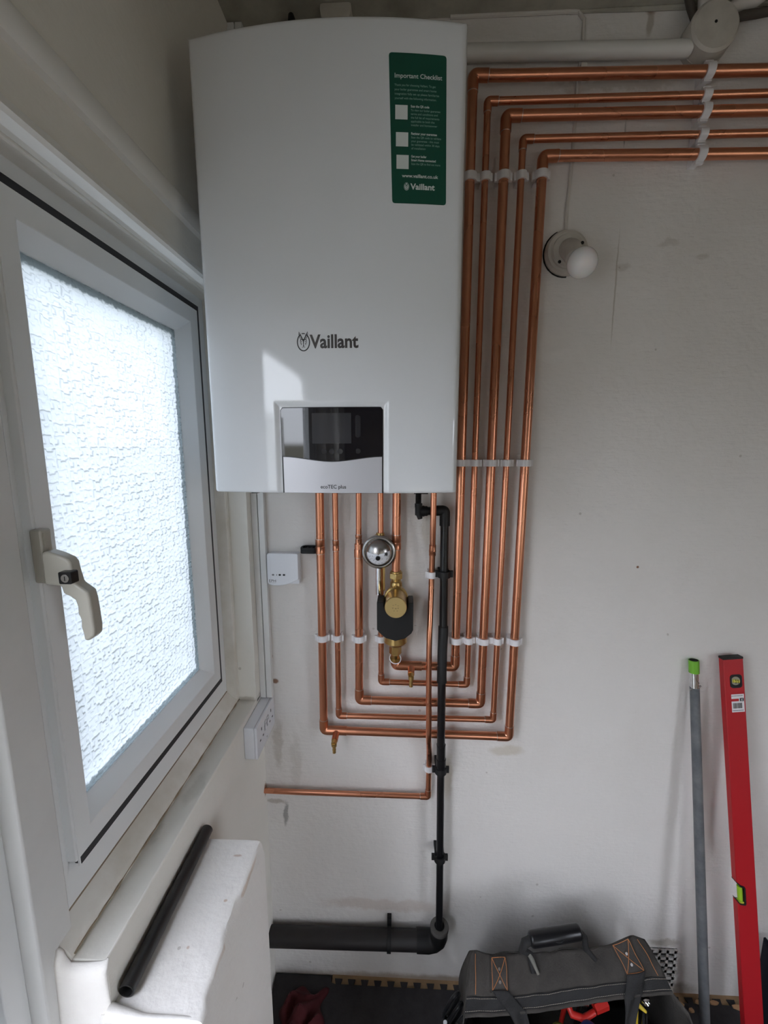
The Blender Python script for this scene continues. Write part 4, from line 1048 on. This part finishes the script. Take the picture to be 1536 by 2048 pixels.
tag(m.build('white_conduit', simple('white_conduit_plastic', (.66, .65, .62), rough=.35, var=.1, vscale=5)), 'white plastic tube along the wall above the copper pipes', 'pipe')
m = MB(); m.box(.385, .399, .0005, .022, .8155, .830); tag(m.build('conduit_clip', PORC, bevel=.001), 'small painted clip under the white plastic tube', 'pipe clip')
# dark holes / lumps behind the boiler top
m = MB(); m.tube([(-.250, .03, .935), (-.247, .034, .912), (-.240, .036, .900)], [.006, .011, .008], 14); tag(m.build('cable_end', HOLE), 'dark cable stub poking out above the boiler', 'cable')
m = MB(); m.tube([(-.130, .02, .925), (-.110, .03, .912), (-.06, .035, .898)], .006, 10); tag(m.build('cable', PAINTCAB), 'painted cable dropping behind the boiler top', 'cable')
m = MB(); m.lathe([(0, .035), (.04, .034), (.042, .03)], (-.150, .002, .935), 'd', 28); tag(m.build('round_cover', PORC), 'round painted cover on the wall above the boiler', 'cover')
# painted timber along the wall/ceiling joint
m = MB(); random.seed(21)
pp = [(.10 + .25 * k, .004 + random.uniform(-.001, .001), CEIL - .003 + random.uniform(-.002, .0015)) for k in range(8)]
m.tube(pp, [.0035 + random.uniform(-.001, .002) for _ in pp], 8); structure(m.build('trim_8', HOLE if False else CEILM))
# air vent
av = thing('air_vent', 'square-holed painted air brick low on the wall behind the tool bag', 'air vent', (.78, 0, -1.60))
vx0, vx1, vz0, vz1 = .640, .8400, -1.6400, -1.5080
cols, rows_ = 8, 5
m = MB(); px_ = (vx1 - vx0 - .012) / cols; pz_ = (vz1 - vz0 - .012) / rows_
m.box(vx0, vx1, .0002, .0015, vz0, vz1); th = .0065
m.mat(1)
for i in range(cols + 1):
    x = vx0 + .006 + i * px_; m.box(x - .0040, x + .0040, .001, th, vz0, vz1)
for j in range(rows_ + 1):
    z = vz0 + .006 + j * pz_; m.box(vx0, vx1, .001, th, z - .0052, z + .0052)
m.build('grille', [HOLE, VENTM], av)

# ================================================================== FLOOR EDGE
m = MB(); m.prism([(.0, FLOOR), (.034, FLOOR), (.034, FLOOR + .004), (.010, FLOOR + .010), (0, FLOOR + .012)], -.215, 1.9, 'x')
structure(m.build('baseboard_back', WOODM))
# jigsaw foam mat: teeth along the wall edge
poly = [(-.262, .60), (-.262, .38), (-.396, .38), (-.396, .004), (-.218, .004), (-.218, .020)]; x = -.205; pitch = .0415
while x < 1.85:
    poly += [(x, .024), (x + .003, .024), (x - .0015, .010), (x + .0225, .010), (x + .018, .024), (x + .0205, .024)]; x += pitch
poly += [(1.88, .024), (1.88, .60)]
m = MB().prism(poly, FLOOR + .0005, FLOOR + .0125, 'z')
tag(m.build('foam_mat', MATM), 'dusty black jigsaw foam mat along the foot of the wall', 'mat')
# crumpled dark red cloth in the corner
def cloth(cx, cd, sx, sd, h, seed):
    rnd = random.Random(seed); ph = [rnd.uniform(0, 6.28) for _ in range(8)]
    def fn(u, v):
        a, b_ = u * 2 - 1, v * 2 - 1; e = max(0, 1 - (a * a) ** 1.3) * max(0, 1 - (b_ * b_) ** 1.3)
        w = .5 + .5 * sin(a * 7 + ph[0] + 2 * sin(b_ * 4 + ph[1])) * .6 + .25 * sin(b_ * 11 + ph[2] + a * 5)
        return (cx + a * sx + .01 * sin(b_ * 6 + ph[3]), cd + b_ * sd + .01 * sin(a * 5 + ph[4]), FLOOR + .0135 + h * e * (.35 + .65 * w))
    return fn
tag(MB().grid(cloth(-.290, .120, .060, .075, .06, 4), 30, 30).build('cloth', REDCL, solid=.002), 'crumpled dark red cloth on the mat in the corner', 'cloth')
tag(MB().tube([(-.215, .135, FLOOR + .022), (-.208, .18, FLOOR + .025), (-.210, .22, FLOOR + .022)], [.008, .009, .007], 12).build('file', BLKM), 'short grey tool handle on the mat beside the red cloth', 'tool')
random.seed(5)
for i, (x, d) in enumerate(((.845, .030), (.872, .042), (.830, .050), (.905, .022), (.955, .022), (1.02, .028))):
    m = MB(); s = random.uniform(.010, .018)
    pts = [(x + s * random.uniform(.6, 1.2) * cos(a), d + s * .5 * random.uniform(.6, 1.2) * sin(a)) for a in [2 * pi * k / 7 for k in range(7)]]
    m.prism(pts, FLOOR + .0127, FLOOR + .0127 + random.uniform(.003, .006), 'z')
    tag(m.build('wood_chip', CHIPM), ['light wood chip at the foot of the wall behind the bag', 'wood chip closest to the bag corner on the mat', 'small wood chip on the mat nearest the air brick', 'wood chip on the floor just behind the grey pole', 'wood chip between the grey pole and the red level', 'wood chip behind the foot of the red level'][i], 'wood chip', 'wood chips on the floor')

# ================================================================== LEANING TOOLS
def lean(a, b_, name, label, cat, group=None):
    """an Empty at b_ (foot) whose local +z runs to a; local -y faces the room"""
    A, B = W(a), W(b_); z = (A - B).normalized(); x = Vector((1, 0, 0)); x = (x - z * x.dot(z)).normalized(); y = z.cross(x)
    o = bpy.data.objects.new(name, None); COL.objects.link(o); o.empty_display_size = .05
    M = Matrix((x, y, z)).transposed().to_4x4(); M.translation = B; o.matrix_world = M
    tag(o, label, cat, group); return o, (A - B).length
lv, LL = lean((.8670, .012, -.549), (.9740, .135, FLOOR + .0138), 'spirit_level', 'long red spirit level leaning on the wall', 'spirit level')
lw = .0252; lt = .0175
# body: red box section with a notch on one edge where the middle vial sits; local coords (x, d(-y), z)
zn0, zn1 = LL * .438 - .040, LL * .438 + .012
prof = [(-lw, 0), (lw, 0), (lw, LL - .004), (-lw, LL - .004), (-lw, zn1 + .014), (-lw + .010, zn1 + .004), (-lw + .019, zn1), (-lw + .0215, zn1 - .004), (-lw + .0215, zn0 + .004), (-lw + .019, zn0), (-lw + .006, zn0 + .003), (-lw, zn0 + .010)]
MB().prism(prof, 0, lt, 'd').build('body', RED, lv, local=True, bevel=.0016)
m = MB(); m.prism([(-lw, -.0), (lw, -.0), (lw, -.003), (-lw, -.003)], 0, lt, 'd'); m.prism(rect(-lw - .0003, lw + .0003, LL - .005, LL + .001, .001), -.0003, lt + .0004, 'd'); m.build('end_cap', BLKM, lv, local=True, bevel=.001)
# end vial
vz = LL - .062
m = MB(); O = rect(-.0115, .0185, vz - .019, vz + .017, .008, 6); I = [(.0035 + (p[0] - .0035) * .74, vz - .001 + (p[1] - vz + .001) * .74) for p in O]
m.strip(O, I, lt - .001, lt + .0012, 'd'); m.prism(I, lt - .001, lt + .0002, 'd'); m.build('vial_surround', BLKM, lv, local=True)
m = MB(); m.prism(circ(.0025, vz, .0112, 26), lt + .0002, lt + .0008, 'd'); m.build('vial_lens', simple('smoky_lens', (.32, .30, .22), rough=.15), lv, local=True)
m = MB(); m.tube([(-.0055, lt + .0012, vz + .0010), (.0095, lt + .0012, vz - .0015)], .0042, 16); m.build('vial', VIALY, lv, local=True)
m = MB(); m.box(-.0005, .0002, lt + .004, lt + .0056, vz - .005, vz + .005); m.box(.0050, .0057, lt + .004, lt + .0056, vz - .005, vz + .004); m.build('vial_line', BLKM, lv, local=True)
# middle vial in the notch
m = MB(); off = .0032
ins = [(-lw + .0005, zn1 + .014), (-lw + .010, zn1 + .004), (-lw + .019, zn1), (-lw + .0215, zn1 - .004), (-lw + .0215, zn0 + .004), (-lw + .019, zn0), (-lw + .006, zn0 + .003), (-lw + .0005, zn0 + .010)]
out = [(-lw + .0005, zn1 + .0105), (-lw + .008, zn1 + .0005), (-lw + .0165, zn1 - .003), (-lw + .0175, zn1 - .005), (-lw + .0175, zn0 + .006), (-lw + .0165, zn0 + .0035), (-lw + .006, zn0 + .0065), (-lw + .0005, zn0 + .0130)]
m.prism(ins + out[::-1], -.0002, lt + .0012, 'd'); m.build('vial_surround', BLKM, lv, local=True)
m = MB(); m.tube([(-lw + .0125, lt * .55, zn0 + .006), (-lw + .0125, lt * .55, zn1 - .004)], .0062, 18); m.build('vial', VIALL, lv, local=True)
m = MB(); m.box(-lw + .006, -lw + .0175, .004, lt - .001, zn0 + .004, zn0 + .0075); m.build('vial_base', VIALY, lv, local=True)
# price label
lz = LL - .098
m = MB(); m.box(-.0105, .0215, lt, lt + .0003, lz - .012, lz); m.box(-.0105, .0215, lt, lt + .0003, lz - .048, lz - .019); m.box(.0085, .0215, lt, lt + .0003, lz - .020, lz - .011); m.build('price_label', simple('paper_label', (.72, .70, .72), rough=.6), lv, local=True)
m = MB(); m.box(.0105, .0205, lt + .0003, lt + .0005, lz - .0195, lz - .0105); m.build('logo_square', BLACKINK, lv, local=True)
m = MB()
for s in (-1, 1):
    m.hexa([(.0155 - .0028, lt + .0005, lz - .015 - s * .0034), (.0155 - .0018, lt + .0005, lz - .015 - s * .0034), (.0155 + .0028, lt + .0005, lz - .015 + s * .0034), (.0155 + .0018, lt + .0005, lz - .015 + s * .0034),
            (.0155 - .0028, lt + .0007, lz - .015 - s * .0034), (.0155 - .0018, lt + .0007, lz - .015 - s * .0034), (.0155 + .0028, lt + .0007, lz - .015 + s * .0034), (.0155 + .0018, lt + .0007, lz - .015 + s * .0034)])
m.build('logo_cross', WHITEPL, lv, local=True)
m = MB(); x = -.0075; random.seed(9)
while x < .0150:
    w = random.choice((.0004, .0007, .0011)); m.box(x, x + w, lt + .0003, lt + .0005, lz - .038, lz - .0235); x += w + random.choice((.0004, .0007))
for k in range(10): m.box(-.009 + k * .0028, -.0072 + k * .0028, lt + .0003, lt + .0005, lz - .0445, lz - .0425)
for k in range(9): m.box(-.010 + k * .0032, -.0078 + k * .0032, lt + .0003, lt + .0005, lz - .0050, lz - .0034)
m.build('barcode', GREYINK, lv, local=True)
# pole
pl, PL = lean((.7790, .014, -.5640), (.8640, .115, FLOOR + .0125), 'extension_pole', 'grey extension pole with a lime green cap leaning on the wall', 'pole')
MB().tube([(0, 0, 0), (0, 0, PL - .075)], [.0128, .0112], 24).build('pole_sleeve', POLEG, pl, local=True, sharp=60)
m = MB(); m.tube([(0, 0, PL - .078), (0, 0, PL - .062), (0, 0, PL - .028)], [.0105, .0100, .0102], 14)
m.tube([(-.004, .0085, PL - .074), (-.003, .0095, PL - .055), (-.005, .0092, PL - .030)], [.0016, .0020, .0016], 6); m.tube([(.001, .0098, PL - .052), (.006, .0085, PL - .060), (.009, .006, PL - .061)], .0014, 6)
m.build('metal_neck', CHROME, pl, local=True, sharp=30)
m = MB(); m.tube([(-.0095, .004, PL - .077), (-.014, .004, PL - .080)], .0016, 8); m.tube([(.008, .006, PL - .072), (.0125, .006, PL - .068)], .0018, 8); m.build('spring_wire', STEEL, pl, local=True)
m = MB(); m.tube([(0, 0, PL - .034), (0, 0, PL), (0, 0, PL + .0003), (0, 0, PL - .002)], [.0122, .0122, .0105, .0105], 26, cap=True); m.build('lime_cap', LIME, pl, local=True, sharp=40)
MB().prism(circ(0, 0, .0100, 20), PL - .0005, PL + .0006, 'z').build('cap_hollow', HOLE, pl, local=True)
# dark navy bundle just in the frame edge
m = MB(); m.grid(lambda u, v: (1.105 + .045 * cos(pi * u) * -1 + .05 * u, .03 + .12 * sin(pi * u), FLOOR + .012 + .26 * v * (1 - .15 * sin(pi * u) ** 2)), 14, 12)
tag(m.build('navy_bag', NAVY, solid=.006), 'dark navy fabric bag just past the red level', 'bag')

# ================================================================== TUBE ON THE LEDGE
tb = MB(); A = Vector((-.3878, .3785, -.7585)); B = Vector((-.3855, .6330, -.7585)); ax = (B - A)
for Rr, flip in ((.0110, 0),):
    # hollow tube: outer, end ring, inner
    n = 28; vs = []; fs = []
    rings = [(A, .0088), (A, .0110), (B, .0110), (B, .0088)]
    axn = ax.normalized(); u = axn.cross(Vector((0, 0, 1))).normalized(); w = axn.cross(u)
    for c0, r0 in rings:
        for k in range(n):
            a = 2 * pi * k / n; vs.append(c0 + (u * cos(a) + w * sin(a)) * r0)
    for i in range(4):
        for k in range(n): fs.append((i * n + k, i * n + (k + 1) % n, ((i + 1) % 4) * n + (k + 1) % n, ((i + 1) % 4) * n + k))
    tb.add(vs, fs)
tag(tb.build('plastic_tube', simple('satin_black_tube', (.014, .013, .013), rough=.36)), 'short open-ended black plastic tube lying on the plaster ledge', 'tube')

# ================================================================== TOOL BAG
bag = thing('tool_bag', 'worn black canvas tool bag with rubber handle and orange-stitched straps', 'tool bag', (.43, .20, FLOOR + .0125))
rA, rB = Vector((.180, .185, -1.306)), Vector((.648, .138, -1.300))      # ridge
hA, hB = Vector((.158, .2585, -1.380)), Vector((.694, .191, -1.380))      # hem of the folded top panel
def flap(u, v, off=0.0):
    r = rA.lerp(rB, u); h = hA.lerp(hB, u)
    r = r + Vector((0, 0, -.010 * sin(pi * min(1, max(0, u))) + .016 * math.exp(-((u - .03) / .05) ** 2) + .020 * math.exp(-((u - .93) / .06) ** 2)))
    h = h + Vector((0, .003 * sin(pi * u), -.006 * sin(2 * pi * u)))
    p = r.lerp(h, v)
    bul = .010 * sin(pi * v) * (1 + .4 * sin(u * 9))
    wr = .0035 * sin(u * 31 + v * 6) * sin(v * 5 + 1) + .0025 * sin(u * 57 + v * 14)
    nrm = Vector((0.05, .72, .69))
    return p + nrm * (bul + wr * (1 - .4 * v) + off)
m = MB(); m.grid(lambda u, v: tuple(flap(u, v)), 70, 16)
m.build('folded_panel', CANVAS, bag, solid=.003)
def backp(u, v):
    r = flap(u, 0); bt = Vector((.20 + .49 * u, .035, FLOOR + .013)); p = r.lerp(bt, v); return tuple(p + Vector((0, -.004 * sin(pi * v) + .004 * sin(u * 20), 0)))
MB().grid(backp, 50, 10).build('back_panel', CANVAS, bag, solid=.003)
# ends and front
def endp(s):
    def fn(u, v):
        x_top = (.158, .705)[s]; x_bot = (.185, .735)[s]
        d0 = (.262, .196)[s]
        top = flap(s, 0 if u < .0 else min(1, u * 2)) if u <= .5 else Vector(((.150, .722)[s], d0 + (u - .5) * 2 * .17, -1.392 - .075 * (u - .5) * 2))
        bot = Vector((x_bot, .035 + .37 * u, FLOOR + .013)); p = top.lerp(bot, v)
        return tuple(p + Vector(((-.012, .012)[s] * sin(pi * v) , 0, 0)))
    return fn
for s in (0, 1): MB().grid(endp(s), 16, 12).build('end_panel', CANVAS, bag, solid=.003)
MB().grid(lambda u, v: (.150 + .572 * u, (.432 - .066 * u) * (1 - v) + .405 * v, (-1.467) * (1 - v) + (FLOOR + .013) * v), 20, 8).build('front_panel', CANVAS, bag, solid=.003)
MB().box(.19, .72, .04, .40, FLOOR + .0125, FLOOR + .018).build('bag_base', CANVAS, bag)
# binding tapes and stitch rows
m = MB()
for v0, v1, off in ((.70, .99, .0032),): m.grid(lambda u, v: tuple(flap(u, v0 + (v1 - v0) * v, off)), 60, 4)
m.build('hem_tape', WEB, bag, solid=.001)
m = MB(); m.tube([tuple(flap(k / 60, 1.0, .002)) for k in range(61)], .0045, 10); m.build('piping', CANVAS, bag)
def stitches(m, pts, step=.0042, r=.00055):
    P = [Vector(p) for p in pts]; 
    for i in range(len(P) - 1):
        L_ = (P[i + 1] - P[i]).length; n = max(1, int(L_ / step))
        for k in range(n):
            a = P[i].lerp(P[i + 1], (k + .15) / n); c_ = P[i].lerp(P[i + 1], (k + .78) / n); m.tube([a, c_], r, 4)
m = MB()
for vv in (.73, .935): stitches(m, [flap(k / 30, vv, .0045) for k in range(31)])
q = m.build('pale_stitching', WHST, bag); q['kind'] = 'stuff'
# webbing patches and hanging straps
def patch(u0, u1, v0, v1, name_off):
    m = MB(); m.grid(lambda u, v: tuple(flap(u0 + (u1 - u0) * u, v0 + (v1 - v0) * v, .0045)), 6, 8); m.build('strap_patch', CANVAS, bag, solid=.0012)
    m = MB(); c4 = [(u0 + .008, v0 + .03), (u1 - .008, v0 + .03), (u1 - .008, v1 - .03), (u0 + .008, v1 - .03)]
    F = lambda q: flap(q[0], q[1], .0056)
    lines = [(c4[0], c4[1]), (c4[1], c4[2]), (c4[2], c4[3]), (c4[3], c4[0]), (c4[0], c4[2]), (c4[1], c4[3])]
    for a, c_ in lines:
        m.tube([F((a[0] + (c_[0] - a[0]) * k / 8, a[1] + (c_[1] - a[1]) * k / 8)) for k in range(9)], .0007, 5)
    m.build('orange_stitching', ORST, bag)
    m = MB()
    for vv in (.35, .7):
        p = flap((u0 + u1) / 2, v0 + (v1 - v0) * vv, .0055); m.tube([p, p + Vector((0, .0012, .0012))], .0034, 12)
    m.build('rivet', STEEL, bag)
patch(.115, .205, .02, .62, 0); patch(.805, .905, -.04, .58, 0)
def strap(u0, u1, vs_, twist):
    n = 24
    def fn(u, v):
        k = v
        if k < .5: p = flap(u0 + (u1 - u0) * u + (.055 * twist) * k * 2, vs_ + (1.0 - vs_) * k * 2, .008)
        else:
            t = (k - .5) * 2; e = flap(u0 + (u1 - u0) * u + .055 * twist, 1.0, .008)
            cx_ = flap((u0 + u1) / 2 + .055 * twist, 1.0, .008)
            sq = 1 - .45 * sin(pi * min(1, t * 1.2))
            p = cx_ + (e - cx_) * sq + Vector((.05 * twist * t, .06 * t, -.15 * t)) + Vector((0, .006 * sin(u * 6 + t * 5), 0))
        return tuple(p)
    MB().grid(fn, 8, n).build('webbing_strap', WEB, bag, solid=.0022)
strap(.120, .200, .58, 1.6); strap(.810, .900, .55, -1.0)
# carrying handle: rubber tube with straps at its ends
m = MB(); hA_, hB_ = Vector((.338, .168, -1.2730)), Vector((.474, .152, -1.2610))
dirh = (hB_ - hA_)
m.tube([hA_, hA_ + dirh * .02, hA_ + dirh * .05, hA_ + dirh * .5, hA_ + dirh * .95, hA_ + dirh * .98, hB_], [.0130, .0165, .0180, .0186, .0180, .0165, .0130], 26)
hh = m.build('rubber_handle', BLKP, bag, sharp=40, label='black rubber handle')
m = MB(); mid_ = hA_ + dirh * .52 + Vector((0, .0150, .0100)); m.tube([mid_ + Vector((.0125 * cos(a), .0035 * sin(a) * -1, .0080 * sin(a))) for a in [radians(195 + 150 * k / 16) for k in range(17)]], .0013, 8); m.build('moulded_mark', BLKM, hh)
m = MB(); m.tube([hA_ + Vector((.004, 0, 0)), hA_ + Vector((-.014, .004, -.006)), hA_ + Vector((-.020, .008, -.022)), flap(.34, .02, .004), flap(.34, .35, .006)], [.010, .011, .010, .009, .006], 12)
m.build('handle_strap', WEB, bag); m = MB(); m.tube([hB_ + Vector((-.004, 0, 0)), hB_ + Vector((.010, .002, -.014)), flap(.66, .0, .002), flap(.69, .25, .004)], [.009, .008, .008, .005], 12); m.build('handle_strap', WEB, bag)
m = MB(); m.tube([flap(.327, -.02, .014), flap(.343, .10, .012), flap(.362, .36, .010)], [.0045, .0055, .0035], 8); m.build('worn_tape', simple('dusty_tape', (.16, .155, .135), rough=.8), bag)
m = MB()
for u in (.03, .95): m.tube([flap(u + .012 * k / 10 * (1 if u < .5 else .9), .05 + .62 * k / 10, .004) for k in range(11)], .0007, 5)
m.build('edge_stitching', ORST, bag)
# contents, each its own thing, resting in the bag
def filler(fn_label, name, cat, build): pass
m = MB(); m.tube([(.432, .200, -1.420), (.438, .216, -1.428), (.465, .222, -1.430), (.496, .212, -1.424)], [.0075, .0085, .0080, .0070], 12); m.tube([(.498, .206, -1.422), (.532, .196, -1.418)], [.0120, .0130], 6); m.tube([(.434, .19, -1.42), (.434, .165, -1.56)], .006, 10)
tag(m.build('clamp', REDPL), 'bright red plastic clamp jaw in the open bag', 'clamp')
m = MB(); m.tube([(.462, .196, -1.415), (.484, .196, -1.418)], .010, 14); m.tube([(.472, .190, -1.42), (.472, .17, -1.55)], .006, 10); tag(m.build('steel_fitting', STEEL), 'small steel fitting beside the red clamp in the bag', 'fitting')
bt = thing('bottle', 'pale bottle with a navy blue cap inside the bag below the clamp', 'bottle', (.472, .250, FLOOR + .018))
MB().lathe([(0, .030), (.19, .032), (.215, .029), (.230, .020), (.231, .001)], (.472, .250, FLOOR + .018), 'z', 28).build('bottle_body', PALEPL, bt, sharp=40)
MB().lathe([(.188, .0310), (.205, .0225), (.216, .0200), (.222, .012), (.223, .001)], (.470, .247, FLOOR + .045), 'z', 28).build('cap', BLUEPL, bt, sharp=40)
m = MB(); m.lathe([(0, .022), (.225, .022), (.23, .016)], (.400, .245, FLOOR + .018), 'z', 24); tag(m.build('canister', OLIVE), 'dull olive green canister inside the bag', 'canister')
m = MB(); m.tube([(.572, .192, -1.395), (.598, .202, -1.400), (.622, .214, -1.412)], [.0035, .0070, .0030], 10); m.tube([(.605, .200, -1.405), (.62, .19, -1.55)], [.004, .006], 10); tag(m.build('screwdriver', YELPL), 'yellow tool tip sticking out by the bag corner', 'tool')
m = MB(); m.lathe([(0, .012), (.01, .0125), (.012, .008), (.008, .006)], (.628, .192, -1.402), 'd', 20); m.tube([(.628, .194, -1.41), (.64, .19, -1.55)], .008, 10); tag(m.build('socket_wrench', CHROME), 'shiny round socket beside the yellow tool tip', 'socket wrench')
tag(MB().box(.215, .365, .10, .235, FLOOR + .019, FLOOR + .12).build('tool_case', BLKM, bevel=.01), 'dark tool case deep in the bag beside the dull gold tool shaft', 'tool case')
tag(MB().box(.530, .67, .10, .27, FLOOR + .019, FLOOR + .11).build('tool_case', BLKM, bevel=.01), 'dark tool case deep in the bag under the yellow tool tip', 'tool case')
m = MB(); m.tube([(.275, .270, FLOOR + .02), (.282, .255, -1.455)], [.012, .012], 12); tag(m.build('hand_tool', simple('pale_gold', (.32, .28, .16), rough=.5)), 'dull gold tool shaft standing in the open bag', 'tool')
# cable coil and red tool left of the bag
m = MB()
for k in range(4):
    m.tube([(.134 + .008 * k + (.019) * cos(a), .205 + .012 * k + .018 * sin(a), -1.44 - .015 * k + .062 * sin(a + .6)) for a in [2 * pi * i / 36 for i in range(37)]], .0042, 8)
tag(m.build('cable_coil', BLKP), 'coil of black cable hanging against the side of the bag', 'cable')
m = MB(); m.tube([(.118, .235, -1.47), (.124, .250, -1.53), (.135, .262, -1.66)], [.007, .010, .012], 12); m.mat(1).tube([(.116, .232, -1.45), (.118, .235, -1.472)], [.005, .007], 12)
tag(m.build('red_tool', [REDPL, WHITEPL]), 'red and white tool handle standing beside the cable coil', 'tool')

# ================================================================== CAMERA
f, pit, yaw, rol = 842.6, radians(-8.816), radians(2.534), radians(.077)
cp, sp_, cy, sy, cr, sr = cos(pit), sin(pit), cos(yaw), sin(yaw), cos(rol), sin(rol)
Bm = Matrix(((1, 0, 0), (0, 0, 1), (0, -1, 0)))
Rx = Matrix(((1, 0, 0), (0, cp, -sp_), (0, sp_, cp))); Rz = Matrix(((cy, -sy, 0), (sy, cy, 0), (0, 0, 1))); Rr = Matrix(((cr, -sr, 0), (sr, cr, 0), (0, 0, 1)))
Mc = Rz @ Rx @ Bm @ Rr
Mb = Matrix(((Mc[0][0], -Mc[0][1], -Mc[0][2]), (Mc[1][0], -Mc[1][1], -Mc[1][2]), (Mc[2][0], -Mc[2][1], -Mc[2][2])))
cam = bpy.data.cameras.new('camera'); co = bpy.data.objects.new('camera', cam); COL.objects.link(co)
M4 = Mb.to_4x4(); M4.translation = W((0, DCAM, 0)); co.matrix_world = M4
cam.sensor_fit = 'HORIZONTAL'; cam.sensor_width = 36; cam.lens = f / 1536 * 36; cam.clip_start = .01
SC.camera = co

# ================================================================== SKY AND LIGHT
wd = bpy.data.worlds.new('overcast_sky'); SC.world = wd; wd.use_nodes = True
t = wd.node_tree; L = t.links.new; bg = t.nodes['Background']
g = node(t, 'ShaderNodeTexCoord'); sp3 = node(t, 'ShaderNodeSeparateXYZ'); L(g.outputs['Generated'], sp3.inputs[0])
cr_ = node(t, 'ShaderNodeValToRGB'); L(sp3.outputs[2], cr_.inputs[0])
e = cr_.color_ramp.elements; e[0].position = 0; e[0].color = (.09, .09, .08, 1); e[1].position = 1; e[1].color = (.66, .70, .84, 1)
x_ = e.new(.012); x_.color = (.47, .50, .56, 1); x_ = e.new(.25); x_.color = (.54, .575, .655, 1)
L(cr_.outputs[0], bg.inputs['Color']); bg.inputs['Strength'].default_value = 18.0
wd.cycles.sampling_method = 'AUTOMATIC'
vs_ = SC.view_settings; vs_.view_transform = 'Standard'; vs_.look = 'None'; vs_.gamma = 1; vs_.use_curve_mapping = False; vs_.exposure = 0.12
SC.cycles.max_bounces = 10; SC.cycles.diffuse_bounces = 6; SC.cycles.glossy_bounces = 4; SC.cycles.transparent_max_bounces = 8; SC.cycles.sample_clamp_indirect = 6
SC.cycles.use_denoising = True
